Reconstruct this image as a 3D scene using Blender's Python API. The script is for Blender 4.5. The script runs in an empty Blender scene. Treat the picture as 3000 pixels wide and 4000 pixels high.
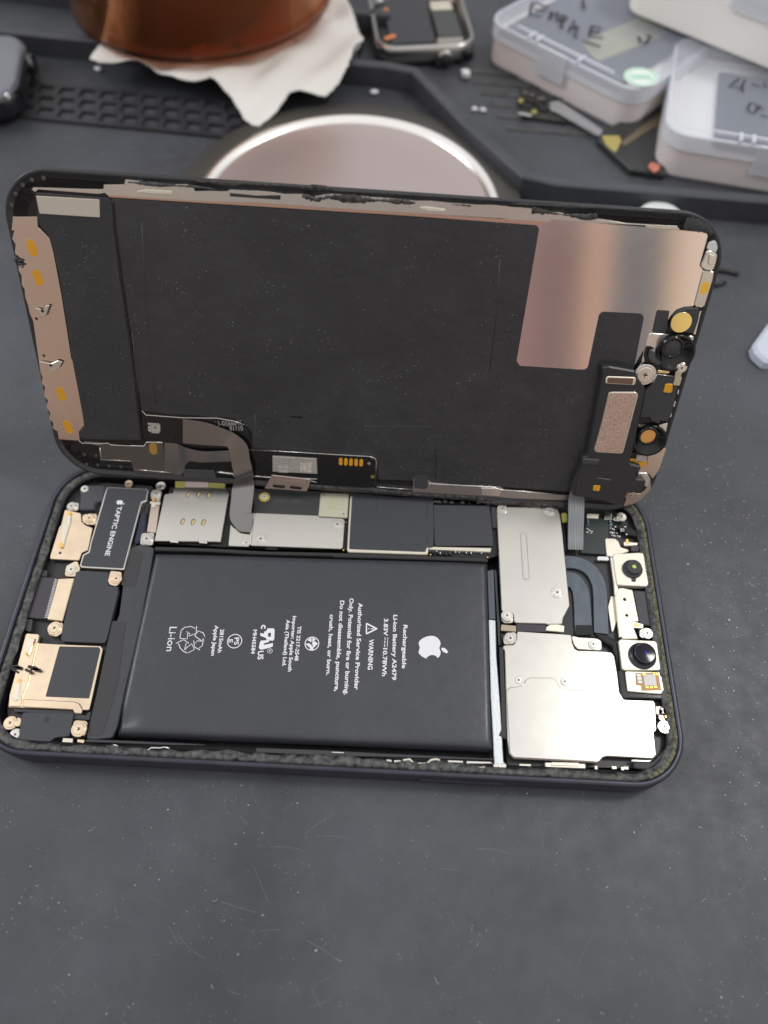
import bpy, math, random
from mathutils import Vector, Matrix
from mathutils.geometry import tessellate_polygon
random.seed(7)
S = 0.001                      # all shapes below are written in millimetres
C = bpy.context.scene.collection
scn = bpy.context.scene

# ---------------------------------------------------------------- camera
cam_d = bpy.data.cameras.new('camera'); cam = bpy.data.objects.new('camera', cam_d); C.objects.link(cam)
cx = Vector((0.99880695, 0.04855412, 0.00521338)); cyd = Vector((0.04454821, -0.86222524, -0.50456227)); cz = Vector((-0.02000347, 0.50419255, -0.86335956))
cl = Vector((12.28318, -62.78811, 157.51707)) * S
M = Matrix.Identity(4)
for i in range(3):
    M[i][0] = cx[i]; M[i][1] = -cyd[i]; M[i][2] = -cz[i]; M[i][3] = cl[i]
cam.matrix_world = M
cam_d.sensor_fit = 'HORIZONTAL'; cam_d.sensor_width = 36.0; cam_d.lens = 2799.7 / 3000 * 36.0
cam_d.clip_start = 0.005; cam_d.clip_end = 20
cam_d.dof.use_dof = True; cam_d.dof.focus_distance = 0.157; cam_d.dof.aperture_fstop = 13.5
scn.camera = cam

# ---------------------------------------------------------------- room light (a procedural surround of the workshop)
w = bpy.data.worlds.new('World'); scn.world = w; w.use_nodes = True
nt = w.node_tree; nt.nodes.clear()
def wn(t, **k):
    n = nt.nodes.new(t)
    for a, b in k.items(): setattr(n, a, b)
    return n
out = wn('ShaderNodeOutputWorld'); bg = wn('ShaderNodeBackground'); tc = wn('ShaderNodeTexCoord'); sp = wn('ShaderNodeSeparateXYZ')
nt.links.new(tc.outputs['Generated'], sp.inputs[0])
az = wn('ShaderNodeMath', operation='ARCTAN2'); ny = wn('ShaderNodeMath', operation='MULTIPLY'); ny.inputs[1].default_value = -1
nt.links.new(sp.outputs['Y'], ny.inputs[0]); nt.links.new(sp.outputs['X'], az.inputs[0]); nt.links.new(ny.outputs[0], az.inputs[1])
mr = wn('ShaderNodeMapRange'); mr.inputs['From Min'].default_value = -0.8; mr.inputs['From Max'].default_value = 0.8
nt.links.new(az.outputs[0], mr.inputs['Value'])
cr = wn('ShaderNodeValToRGB'); e = cr.color_ramp
def stops(ramp, lst):
    while len(ramp.elements) > 1: ramp.elements.remove(ramp.elements[0])
    ramp.elements[0].position = lst[0][0]; ramp.elements[0].color = (*lst[0][1], 1)
    for p, c in lst[1:]:
        q = ramp.elements.new(p); q.color = (*c, 1)
stops(e, [(0.0, (.30, .29, .28)), (.14, (.42, .38, .36)), (.19, (.60, .52, .48)), (.215, (.58, .40, .30)), (.24, (.5, .36, .28)), (.40, (.34, .31, .30)), (.53, (.42, .32, .30)), (.590, (.44, .28, .26)), (.615, (.30, .21, .21)), (.636, (.34, .24, .22)), (.647, (.86, .56, .40)), (.657, (.72, .50, .38)), (.668, (.25, .25, .27)), (.700, (.24, .25, .26)), (.708, (.86, .60, .42)), (.725, (1.0, .82, .66)), (.78, (.85, .75, .66)), (.9, (.6, .58, .56))])
nt.links.new(mr.outputs[0], cr.inputs[0])
# upper part: pale ceiling
up = wn('ShaderNodeMapRange'); up.inputs['From Min'].default_value = 0.25; up.inputs['From Max'].default_value = 0.75
nt.links.new(sp.outputs['Z'], up.inputs['Value'])
bk = wn('ShaderNodeMapRange'); bk.inputs['From Min'].default_value = -0.35; bk.inputs['From Max'].default_value = 0.25
nt.links.new(sp.outputs['Y'], bk.inputs['Value'])
m1 = wn('ShaderNodeMix', data_type='RGBA'); m1.inputs['B'].default_value = (.42, .43, .46, 1)
nt.links.new(bk.outputs[0], m1.inputs['Factor']); nt.links.new(cr.outputs[0], m1.inputs['A'])
m2 = wn('ShaderNodeMix', data_type='RGBA'); m2.inputs['B'].default_value = (1.03, 1.01, 1.0, 1)
nt.links.new(up.outputs[0], m2.inputs['Factor']); nt.links.new(m1.outputs['Result'], m2.inputs['A'])
nt.links.new(m2.outputs['Result'], bg.inputs['Color']); bg.inputs['Strength'].default_value = 0.92
nt.links.new(bg.outputs[0], out.inputs[0])

def area(name, loc, target, size, power, col, sy=None):
    d = bpy.data.lights.new(name, 'AREA'); d.energy = power; d.color = col; d.size = size
    if sy: d.shape = 'RECTANGLE'; d.size_y = sy
    o = bpy.data.objects.new(name, d); C.objects.link(o); o.location = loc
    o.rotation_euler = (Vector(target) - Vector(loc)).to_track_quat('-Z', 'Y').to_euler()
    return o
area('bench_lamp', (.42, .16, .70), (.02, .0, 0), .13, 1.9, (1, .985, .96), .10)
area('fill_light', (-1.1, .25, .75), (0, 0, 0), .5, 6, (.95, .97, 1.0), .35)  # unseen fill added at the left to soften the bench lamp
scn.view_settings.view_transform = 'Standard'; scn.view_settings.look = 'None'
scn.view_settings.exposure = 0.0; scn.view_settings.gamma = 1
scn.render.engine = 'CYCLES'

# ---------------------------------------------------------------- materials
def mat(name, col, rough=.5, metal=0., bump=0., bscale=3., var=0., vscale=.3, spec=.5, coat=0., trans=0., ior=1.45, speck=0., specscale=2., speckcol=(.5, .5, .5), wave=0., rvar=0., var2=None, stretch=None, smudge=0.):
    m = bpy.data.materials.new(name); m.use_nodes = True; n = m.node_tree.nodes; l = m.node_tree.links
    p = n['Principled BSDF']; p.inputs['Base Color'].default_value = (*col, 1); p.inputs['Roughness'].default_value = rough
    p.inputs['Metallic'].default_value = metal; p.inputs['Specular IOR Level'].default_value = spec
    p.inputs['Coat Weight'].default_value = coat; p.inputs['Transmission Weight'].default_value = trans; p.inputs['IOR'].default_value = ior
    t = n.new('ShaderNodeTexCoord'); mp = n.new('ShaderNodeMapping'); mp.inputs['Scale'].default_value = tuple(1000 * a for a in (stretch or (1, 1, 1)))
    l.new(t.outputs['Object'], mp.inputs[0]); last = None
    def noise(s, d=5, r=.55):
        q = n.new('ShaderNodeTexNoise'); q.inputs['Scale'].default_value = s; q.inputs['Detail'].default_value = d; q.inputs['Roughness'].default_value = r
        l.new(mp.outputs[0], q.inputs['Vector']); return q.outputs['Fac']
    def rng(v, a, b, c, d):
        q = n.new('ShaderNodeMapRange'); l.new(v, q.inputs['Value'])
        for k, x in zip(('From Min', 'From Max', 'To Min', 'To Max'), (a, b, c, d)): q.inputs[k].default_value = x
        return q.outputs[0]
    def mix(f, a, b):
        q = n.new('ShaderNodeMix'); q.data_type = 'RGBA'; l.new(f, q.inputs['Factor'])
        if isinstance(a, tuple): q.inputs['A'].default_value = (*a, 1)
        else: l.new(a, q.inputs['A'])
        q.inputs['B'].default_value = (*b, 1); return q.outputs['Result']
    cur = col
    if var:
        c2 = var2 or tuple(min(1, a * (1 + var)) for a in col); c1 = tuple(a * (1 - var) for a in col)
        cur = mix(rng(noise(vscale), .3, .7, 0, 1), c1, c2)
    if smudge:
        cur = mix(rng(noise(vscale * .35, 8, .75), .52, .72, 0, smudge), cur, tuple(min(1, a * 2.0 + .02) for a in col))
    if speck:
        v = n.new('ShaderNodeTexVoronoi'); v.inputs['Scale'].default_value = specscale; l.new(mp.outputs[0], v.inputs['Vector'])
        a = rng(v.outputs['Distance'], .05, .16, 1, 0); b = rng(noise(specscale * .13, 2), .5, .62, 0, speck)
        mu = n.new('ShaderNodeMath'); mu.operation = 'MULTIPLY'; l.new(a, mu.inputs[0]); l.new(b, mu.inputs[1])
        cur = mix(mu.outputs[0], cur, speckcol)
    if not isinstance(cur, tuple): l.new(cur, p.inputs['Base Color'])
    if rvar: l.new(rng(noise(vscale * 1.7 + .2, 6, .65), .3, .7, max(.03, rough - rvar), min(1, rough + rvar)), p.inputs['Roughness'])
    if bump:
        b = n.new('ShaderNodeBump'); b.inputs['Strength'].default_value = bump; b.inputs['Distance'].default_value = .0001
        l.new(noise(bscale, 4, .6), b.inputs['Height']); l.new(b.outputs[0], p.inputs['Normal'])
        if wave:
            b2 = n.new('ShaderNodeBump'); b2.inputs['Strength'].default_value = wave; b2.inputs['Distance'].default_value = .001
            l.new(noise(.12, 3, .6), b2.inputs['Height']); l.new(b2.outputs[0], b.inputs['Normal'])
    return m
rubber = mat('rubber_mat', (.050, .0535, .061), .47, bump=.35, bscale=6, var=.25, vscale=.02, speck=.8, specscale=.8, speckcol=(.22, .225, .23), rvar=.09, smudge=.45, var2=(.064, .070, .083))  # dark-to-cool mix puts uneven lighting into the colour; specks and smudges are dirt
rubber_d = mat('rubber_pit_shade', (.030, .031, .035), .5, bump=.3, bscale=5, var=.2, vscale=.1)  # darker rib colour paints in the shade of the pit walls
rubber_l = mat('rubber_groove', (.06, .062, .063), .5, bump=.5, bscale=3, var=.3, vscale=.2)
frame_m = mat('anodised_frame', (.055, .057, .075), .36, .6, bump=.08, bscale=9, var=.15, vscale=.2)
frame_in = mat('frame_inside', (.012, .012, .015), .42, .2, bump=.4, bscale=2, var=.4, vscale=.4)
gunk = mat('adhesive', (.02, .021, .022), .5, bump=1.0, bscale=2.2, var=.95, vscale=.8, var2=(.12, .125, .12), smudge=.5, speck=.9, specscale=3.0, speckcol=(.4, .4, .4))
gunk_y = mat('adhesive_yellowed', (.06, .062, .04), .8, bump=1.0, bscale=3.2, var=.8, vscale=1.6, var2=(.19, .19, .12), speck=.8, specscale=3.0, speckcol=(.35, .35, .3))
batt = mat('battery_foil', (.043, .046, .055), .36, bump=.10, bscale=9, spec=.55, speck=.4, specscale=1.1, speckcol=(.2, .2, .2), rvar=.07, var=.06, vscale=.05, wave=.22, smudge=.12)
tape = mat('black_tape', (.042, .045, .053), .5, bump=.12, bscale=6, speck=.35, specscale=1.6, speckcol=(.2, .2, .2), wave=.12)
tape_d = mat('black_film_strip', (.036, .037, .040), .42, bump=.1, bscale=6, wave=.1)
blk = mat('black_plastic', (.026, .026, .028), .38, bump=.1, bscale=4, speck=.3, specscale=1.6, speckcol=(.25, .25, .25))
blkg = mat('black_gloss', (.008, .008, .009), .16, bump=.05, bscale=2, speck=.35, specscale=1.3, speckcol=(.3, .3, .3))
blkm = mat('black_matte', (.042, .042, .046), .62, bump=.25, bscale=6)
pcb = mat('circuit_board', (.010, .012, .013), .35, bump=.3, bscale=3, var=.5, vscale=.8)
steel = mat('nickel_steel', (.66, .645, .60), .25, 1, bump=.025, bscale=7, var=.03, vscale=.1, rvar=.015)
steelb = mat('bright_steel', (.74, .72, .68), .26, 1, bump=.02, bscale=9)
cream = mat('cream_metal', (.72, .68, .58), .42, .55, bump=.03, bscale=5, var=.06, vscale=.4)
gold = mat('gold_tin', (.85, .69, .51), .30, 1, bump=.02, bscale=6, var=.08, vscale=.25)
goldb = mat('bright_gold', (.95, .62, .18), .3, .9)
amberpad = mat('gold_pad', (.72, .36, .03), .45, .35)
copper = mat('copper_mesh', (.60, .43, .35), .55, .75, bump=1., bscale=14, var=.25, vscale=2.)
bronze = mat('bronze_plate', (.66, .55, .48), .22, 1, bump=.015, bscale=7, stretch=(1, .25, 1), rvar=.02)
gunk_d = mat('dark_adhesive', (.022, .022, .023), .5, bump=1.0, bscale=2.5, var=.9, vscale=.9, var2=(.09, .09, .09))
mirror = mat('shiny_screen_plate', (.74, .69, .67), .085, 1, bump=.009, bscale=14, rvar=.01, vscale=.1)
white = mat('white_ink', (.72, .73, .75), .6)
greyink = mat('grey_ink', (.3, .3, .31), .6)
film = mat('black_graphite_film', (.031, .032, .035), .33, bump=.12, bscale=5, speck=.55, specscale=1.0, speckcol=(.35, .35, .36), wave=.35, rvar=.08, var=.15, vscale=.06, smudge=.22)
pad = mat('rough_black_foam', (.030, .030, .033), .5, bump=1., bscale=2.2, speck=1., specscale=1.7, speckcol=(.34, .34, .34), smudge=.3, vscale=.1, var=.1)
flexm = mat('grey_flex', (.24, .235, .235), .17, .9, bump=.006, bscale=3, wave=.02)
flexr = mat('ribbed_grey_flex', (.17, .175, .185), .38, .35, bump=.02, bscale=3)
bluef = mat('blue_grey_coil', (.085, .105, .13), .42, .2, bump=.2, bscale=5, var=.15, vscale=.5, speck=.4, specscale=3, speckcol=(.25, .28, .3))
beige = mat('beige_label', (.55, .50, .43), .55, .3, bump=.6, bscale=9)
speckl = mat('speckled_chip', (.38, .36, .33), .55, .4, bump=.9, bscale=9, var=.3, vscale=4)
yel = mat('yellow_resin', (.42, .40, .10), .4)
orangef = mat('orange_flex', (.45, .22, .06), .4)
diem = mat('grey_die', (.45, .44, .43), .4, .2)
purple = mat('dark_purple_flex', (.045, .040, .052), .5)
lensg = mat('lens_glass', (.004, .004, .012), .12, spec=.4)
bluegl = mat('painted_glint', (.06, .05, .45), .6, spec=.1)  # blue highlight painted on the lens as a small disc
greengl = mat('green_coating', (.45, .55, .12), .15)
glint = mat('solder', (.7, .7, .68), .25, 1)

# ---------------------------------------------------------------- mesh helpers
def area2(p): return sum(p[i][0] * p[(i + 1) % len(p)][1] - p[(i + 1) % len(p)][0] * p[i][1] for i in range(len(p)))
def ccw(p): return list(p) if area2(p) > 0 else list(reversed(p))
def fillet(p, r, n=4):
    if not r: return list(p)
    o = []; L = len(p)
    for i in range(L):
        a = Vector(p[i - 1][:2]); b = Vector(p[i][:2]); c = Vector(p[(i + 1) % L][:2])
        u = a - b; v = c - b; lu, lv = u.length, v.length
        if lu < 1e-4 or lv < 1e-4: continue
        u /= lu; v /= lv; dt = max(-1, min(1, u.dot(v))); ang = math.acos(dt)
        if ang > 2.95 or ang < .1: o.append((b.x, b.y)); continue
        t = min(r / math.tan(ang / 2), lu * .45, lv * .45)
        p0 = b + u * t; p1 = b + v * t
        for k in range(n + 1):
            s = k / n; q = p0 * (1 - s) ** 2 + b * 2 * s * (1 - s) + p1 * s * s; o.append((q.x, q.y))
    return o
def inset(p, d):
    o = []; L = len(p)
    for i in range(L):
        a = Vector(p[i - 1]); b = Vector(p[i]); c = Vector(p[(i + 1) % L])
        u = b - a; v = c - b
        if u.length < 1e-6 or v.length < 1e-6: o.append(tuple(b)); continue
        u.normalize(); v.normalize(); n1 = Vector((-u.y, u.x)); n2 = Vector((-v.y, v.x)); m_ = n1 + n2
        if m_.length < .2: m_ = n1
        m_.normalize(); k = max(.5, m_.dot(n1)); o.append((b.x + m_.x * d / k, b.y + m_.y * d / k))
    return o
def circ(x, y, r, n=28, ry=None, a0=0):
    ry = ry or r
    return [(x + r * math.cos(a0 + 2 * math.pi * i / n), y + ry * math.sin(a0 + 2 * math.pi * i / n)) for i in range(n)]
def stadium(a, b, r, n=8):
    a = Vector(a); b = Vector(b); t = math.atan2(b.y - a.y, b.x - a.x); o = []
    for k in range(n + 1): q = t - math.pi / 2 + math.pi * k / n; o.append((b.x + r * math.cos(q), b.y + r * math.sin(q)))
    for k in range(n + 1): q = t + math.pi / 2 + math.pi * k / n; o.append((a.x + r * math.cos(q), a.y + r * math.sin(q)))
    return o
def rrect(w_, h_, r, cx_=0, cy_=0, n=10):
    o = []
    for sx, sy, a in ((1, 1, 0), (-1, 1, 90), (-1, -1, 180), (1, -1, 270)):
        for k in range(n + 1):
            t = math.radians(a + 90 * k / n); o.append((cx_ + sx * (w_ / 2 - r) + r * math.cos(t), cy_ + sy * (h_ / 2 - r) + r * math.sin(t)))
    return o
class MB:
    def __init__(s): s.v = []; s.f = []; s.m = []; s.sm = []
    def add(s, vs, fs, mi=0, sm=False):
        b = len(s.v); s.v += [tuple(q) for q in vs]; s.f += [tuple(b + i for i in f) for f in fs]; s.m += [mi] * len(fs); s.sm += [sm] * len(fs); return s
    def prism(s, pts, ztop, th, r=0., bev=.06, holes=(), mi=0, mtop=None):
        p = ccw(fillet(pts, r)); mtop = mi if mtop is None else mtop
        bev = min(bev, th * .5); L = len(p)
        rings = [(p, ztop - th), (p, ztop - bev)] + ([(inset(p, bev), ztop)] if bev > 0 else [])
        if bev <= 0: rings[1] = (p, ztop)
        vs = [(x, y, z) for q, z in rings for x, y in q]; fs = []
        for k in range(len(rings) - 1):
            for i in range(L): j = (i + 1) % L; fs.append((k * L + i, k * L + j, (k + 1) * L + j, (k + 1) * L + i))
        s.add(vs, fs, mi)
        top = rings[-1][0]; hs = [list(reversed(ccw(h))) for h in holes]
        for z, outer, flip in ((ztop, top, False), (ztop - th, p, True)):
            loops = [[Vector((x, y, 0)) for x, y in outer]] + [[Vector((x, y, 0)) for x, y in h] for h in hs]
            flat = [q for lp in loops for q in lp]; tri = tessellate_polygon(loops)
            fs = []
            for t in tri:
                a, b, c = (flat[i] for i in t); ar = (b.x - a.x) * (c.y - a.y) - (c.x - a.x) * (b.y - a.y)
                fs.append(tuple(t) if (ar > 0) != flip else tuple(reversed(t)))
            s.add([(q.x, q.y, z) for q in flat], fs, mtop if not flip else mi)
        for h in hs:
            n = len(h); s.add([(x, y, ztop) for x, y in h] + [(x, y, ztop - th) for x, y in h], [(i, (i + 1) % n, n + (i + 1) % n, n + i) for i in range(n)], mi)
        return s
    def lathe(s, x, y, prof, n=32, mi=0, mis=None, sm=True):
        vs = []
        for r, z in prof: vs += [(x + r * math.cos(2 * math.pi * i / n), y + r * math.sin(2 * math.pi * i / n), z) for i in range(n)]
        for k in range(len(prof) - 1):
            fs = [(k * n + i, k * n + (i + 1) % n, (k + 1) * n + (i + 1) % n, (k + 1) * n + i) for i in range(n)]
            b = len(s.v)
            if k == 0: s.v += vs; s._b = b
            s.f += [tuple(s._b + i for i in f) for f in fs]; s.m += [(mis[k] if mis else mi)] * len(fs); s.sm += [sm] * len(fs)
        return s
    def box(s, c, d, rz=0, mi=0):
        cs, sn = math.cos(rz), math.sin(rz); vs = []
        for a in (-1, 1):
            for b in (-1, 1):
                for e_ in (-1, 1): x, y = a * d[0] / 2, b * d[1] / 2; vs.append((c[0] + x * cs - y * sn, c[1] + x * sn + y * cs, c[2] + e_ * d[2] / 2))
        return s.add(vs, [(0, 1, 3, 2), (4, 6, 7, 5), (0, 4, 5, 1), (2, 3, 7, 6), (0, 2, 6, 4), (1, 5, 7, 3)], mi)
    def tube(s, pts, r, n=8, mi=0, flat=1.):
        P = [Vector(q) for q in pts]; vs = []
        for i, q in enumerate(P):
            t = (P[min(i + 1, len(P) - 1)] - P[max(i - 1, 0)]).normalized(); u = t.cross(Vector((0, 0, 1)))
            if u.length < .05: u = t.cross(Vector((0, 1, 0)))
            u.normalize(); w_ = u.cross(t).normalized()
            vs += [q + u * r * math.cos(2 * math.pi * k / n) + w_ * r * flat * math.sin(2 * math.pi * k / n) for k in range(n)]
        fs = [(i * n + k, i * n + (k + 1) % n, (i + 1) * n + (k + 1) % n, (i + 1) * n + k) for i in range(len(P) - 1) for k in range(n)]
        fs += [tuple(range(n - 1, -1, -1)), tuple((len(P) - 1) * n + k for k in range(n))]
        return s.add(vs, fs, mi, True)
    def strip(s, L, R, th=.12, mi=0, across=1, sm=True):
        """a thin band between two rows of points, with real thickness"""
        L = [Vector(a) for a in L]; R = [Vector(a) for a in R]; n = len(L); top = []; bot = []
        for i in range(n):
            t = (L[min(i + 1, n - 1)] - L[max(i - 1, 0)]); nn = (R[i] - L[i]).cross(t).normalized()
            for k in range(across + 1):
                q = L[i].lerp(R[i], k / across); top.append(q + nn * th / 2); bot.append(q - nn * th / 2)
        c = across + 1; fs = []
        for i in range(n - 1):
            for k in range(across): a = i * c + k; fs.append((a, a + 1, a + 1 + c, a + c))
        N = len(top)
        fb = [tuple(N + q for q in reversed(f)) for f in fs]; ed = []
        for i in range(n - 1):
            a, b = i * c, (i + 1) * c; ed.append((a, b, N + b, N + a)); a += across; b += across; ed.append((b, a, N + a, N + b))
        for k in range(across): ed.append((k + 1, k, N + k, N + k + 1)); q = (n - 1) * c; ed.append((q + k, q + k + 1, N + q + k + 1, N + q + k))
        s.add(top + bot, fs + fb, mi, sm); s.add(top + bot, ed, mi); return s
    def build(s, name, mats, parent=None, loc=(0, 0, 0), rot=(0, 0, 0)):
        me = bpy.data.meshes.new(name); me.from_pydata([(x * S, y * S, z * S) for x, y, z in s.v], [], s.f)
        for m_ in (mats if isinstance(mats, (list, tuple)) else [mats]): me.materials.append(m_)
        me.polygons.foreach_set('material_index', s.m); me.polygons.foreach_set('use_smooth', s.sm); me.update()
        o = bpy.data.objects.new(name, me); C.objects.link(o); o.location = Vector(loc) * S; o.rotation_euler = rot
        if parent: o.parent = parent
        return o
def tag(o, label, cat, group=None):
    o['label'] = label; o['category'] = cat
    if group: o['group'] = group
    return o
def empty(name, loc, label, cat, rot=(0, 0, 0), group=None):
    o = bpy.data.objects.new(name, None); C.objects.link(o); o.location = Vector(loc) * S; o.rotation_euler = rot; o.empty_display_size = .01
    return tag(o, label, cat, group)
def plate(name, pts, ztop, th, m, parent, r=.5, bev=.07, holes=(), label=None):
    o = MB().prism(pts, ztop, th, r, bev, holes).build(name, m, parent)
    if label: o['label'] = label
    return o
def screw(parent, p, z, r=1.0, m=None, washer=True, lobes=4, name='screw'):
    x, y = p; b = MB()
    if washer: b.lathe(x, y, [(r * 1.38, z - .5), (r * 1.36, z - .22), (r * 1.28, z - .14), (r * .98, z - .14)], 28, sm=False)
    b.lathe(x, y, [(r, z - .6), (r, z - .05), (r * .93, z + .02), (r * .28, z + .03), (r * .2, z - .03), (.001, z - .04)], 28, sm=False)
    a0 = random.random() * 2
    for k in range(2 if lobes == 4 else 3):
        a = a0 + k * math.pi / (2 if lobes == 4 else 3); b.box((x, y, z + .015), (r * .6, r * .15, .06), a, 1)
    return b.build(name, [m or steelb, scr_d], parent)
scr_d = mat('screw_slot', (.16, .14, .12), .5, .8)
def text_fit(mb_list, s, a, b, cap, z, bold=.02, right=False):
    """lettering whose baseline runs from a to b (mm), capital height cap (mm), flat on the plane z"""
    cu = bpy.data.curves.new('t', 'FONT'); cu.body = s; cu.size = 1; cu.extrude = .0; cu.offset = bold; cu.resolution_u = 3
    ob = bpy.data.objects.new('t', cu); C.objects.link(ob)
    dg = bpy.context.evaluated_depsgraph_get(); me = bpy.data.meshes.new_from_object(ob.evaluated_get(dg))
    xs = [v.co.x for v in me.vertices]; x0, x1 = min(xs), max(xs)
    a = Vector(a); b = Vector(b); d = b - a; L = d.length; d.normalize(); n = Vector((-d.y, d.x))
    sx = L / (x1 - x0); sy = cap / .70
    vs = []
    for v in me.vertices:
        q = a + d * (v.co.x - x0) * sx + n * v.co.y * sy; vs.append((q.x, q.y, z))
    fs = []
    for f in me.polygons:
        fs.append(tuple(f.vertices))
    mb_list.add(vs, fs)
    bpy.data.objects.remove(ob); bpy.data.curves.remove(cu); bpy.data.meshes.remove(me)
def stroke(mb, pts, wd, z, mi=0):
    P = [Vector(p) for p in pts]; Lp = []; Rp = []
    for i, q in enumerate(P):
        t = (P[min(i + 1, len(P) - 1)] - P[max(i - 1, 0)]).normalized(); n = Vector((-t.y, t.x)) * wd / 2
        Lp.append((q.x + n.x, q.y + n.y, z)); Rp.append((q.x - n.x, q.y - n.y, z))
    k = len(P); mb.add(Rp + Lp, [(i, i + 1, k + i + 1, k + i) for i in range(k - 1)], mi)

# ---------------------------------------------------------------- the mat (setting)
def box_sheet():
    b = MB(); n = 60; X0, X1, Y0, Y1 = -420, 420, -300, 620
    b.add([(X0, Y0, 0), (X1, Y0, 0), (X1, Y1, 0), (X0, Y1, 0), (X0, Y0, -4), (X1, Y0, -4), (X1, Y1, -4), (X0, Y1, -4)], [(0, 1, 2, 3), (7, 6, 5, 4), (0, 4, 5, 1), (1, 5, 6, 2), (2, 6, 7, 3), (3, 7, 4, 0)])
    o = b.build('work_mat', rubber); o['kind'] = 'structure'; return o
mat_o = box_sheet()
# tray divider walls moulded in the mat
def wallpath(path, th, h, m=None):
    P = [Vector(p) for p in path]; b = MB(); o1 = []; o2 = []
    for i, q in enumerate(P):
        d1 = (P[i] - P[i - 1]).normalized() if i else (P[1] - P[0]).normalized(); d2 = (P[i + 1] - P[i]).normalized() if i < len(P) - 1 else d1
        n = (Vector((-d1.y, d1.x)) + Vector((-d2.y, d2.x))).normalized(); k = n.dot(Vector((-d1.y, d1.x)))
        o1.append(tuple(q)); o2.append(tuple(q + n * th / k))
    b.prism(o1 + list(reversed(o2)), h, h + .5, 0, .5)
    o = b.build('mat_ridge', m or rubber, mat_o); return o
wl = [(-260, 250.5), (-128.0, 233), (-60, 226), (-0.6, 219.8), (9.5, 217), (27.2, 187.5), (48.5, 156), (60, 152.5), (130.8, 147), (300, 132)]
wallpath(wl, 4.2, 8)
wallpath([(-320, 300), (-170, 277), (-118, 268), (-60, 262), (0, 258)], 4.5, 8)
# pit grid
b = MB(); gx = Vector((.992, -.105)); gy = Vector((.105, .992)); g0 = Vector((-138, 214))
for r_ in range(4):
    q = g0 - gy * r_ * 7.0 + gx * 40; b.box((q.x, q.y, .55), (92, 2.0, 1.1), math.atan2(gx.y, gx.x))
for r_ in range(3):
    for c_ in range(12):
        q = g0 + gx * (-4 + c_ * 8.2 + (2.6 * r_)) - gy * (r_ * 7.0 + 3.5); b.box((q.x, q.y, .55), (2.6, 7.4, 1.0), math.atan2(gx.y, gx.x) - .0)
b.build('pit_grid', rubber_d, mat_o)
b = MB()
for r_ in range(6):
    q = Vector((46, 233 - r_ * 7.5)) + Vector((r_ * 3.0, 0)); b.box((q.x, q.y, .1), (30, 3.4, .4), -.08)
b.build('groove_rows', rubber_l, mat_o)

# ---------------------------------------------------------------- smartphone body
body = empty('smartphone_body', (0, 0, 0), 'opened dark blue smartphone housing lying on the mat with its battery and circuits exposed', 'smartphone')
RZ = 6.9
def ringmesh(prof, w_=146.7, h_=71.5, r0=11.5, n=16, mi=0, jit=0, sub=1, step=None, wob=0):
    b = MB(); base = rrect(w_, h_, r0, n=n)
    if step:
        P = []
        for i in range(len(base)):
            a, c = Vector(base[i]), Vector(base[(i + 1) % len(base)]); k = max(1, int((c - a).length / step))
            for q in range(k): P.append(tuple(a.lerp(c, q / k)))
        base = P
    nrm = []
    L = len(base)
    for i in range(L):
        d = (Vector(base[(i + 1) % L]) - Vector(base[i - 1])).normalized(); nrm.append(Vector((-d.y, d.x)))
    vs = []
    for ins, z in prof:
        for i in range(L):
            wb = wob * max(0, (ins - 1.6)) * (.5 * math.sin(i * .021 + 1) + .5 * math.sin(i * .083) + .4 * math.sin(i * .31)) if wob else 0; q = Vector(base[i]) + nrm[i] * (ins + wb + random.uniform(-jit, jit) * .6); vs.append((q.x, q.y, z + random.uniform(-jit, jit)))
    fs = [(k * L + i, k * L + (i + 1) % L, (k + 1) * L + (i + 1) % L, (k + 1) * L + i) for k in range(len(prof) - 1) for i in range(L)]
    return b.add(vs, fs, mi, True)
ringmesh([(3, 0.02), (1.3, 0.05), (.5, .3), (.12, .75), (0, 1.3), (0, 5.9), (.1, 6.4), (.28, 6.72), (.55, 6.88), (.95, 6.9), (1.15, 6.8), (1.2, 5.9)]).build('housing_frame', frame_m, body)
ringmesh([(1.2, 6.1), (1.25, 6.0), (3.3, 6.0), (3.35, 5.6), (3.4, .8)]).build('inner_wall', frame_in, body)
o = ringmesh([(1.22, 6.0), (1.45, 6.32), (1.8, 6.38), (2.2, 6.42), (2.45, 6.36), (2.75, 6.25), (2.95, 6.1), (3.05, 5.98)], jit=.09, step=.3, wob=.28).build('adhesive_strip', gunk, body); o['label'] = 'grey crumbly adhesive left around the rim'
# yellowed inner line of adhesive along the right end
b = MB(); Lp = []; Rp = []
for i, t in enumerate([k / 70 for k in range(71)]):
    base = rrect(146.7, 71.5, 11.5, n=16)
ey = []
def rimpt(s_, ins):
    # right end path from back corner to front corner
    w_, h_, r = 146.7 / 2 - ins, 71.5 / 2 - ins, 11.5 - ins
    arc = math.pi / 2 * r; st = 2 * (h_ - r); tot = 2 * arc + st; d = s_ * tot
    if d < arc: a = math.pi / 2 - d / r; return (w_ - r + r * math.cos(a), h_ - r + r * math.sin(a))
    if d < arc + st: return (w_, h_ - r - (d - arc))
    a = -(d - arc - st) / r; return (w_ - r + r * math.cos(a), -(h_ - r) + r * math.sin(a))
for k in range(161):
    s_ = .06 + .9 * k / 160; j = random.uniform(-.08, .08)
    Lp.append((*rimpt(s_, 1.35 + j * .4), 6.50 + j * .4)); Rp.append((*rimpt(s_, 2.1 + random.uniform(-.12, .12)), 6.46 + j * .3))
b.strip(Lp, Rp, .14); b.build('adhesive_bead', gunk_y, body)['label'] = 'yellowed adhesive bead at the right end'
b = MB().prism(rrect(142, 66.8, 9.4), .9, .6, 0, 0); b.build('back_panel', frame_in, body)
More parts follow.
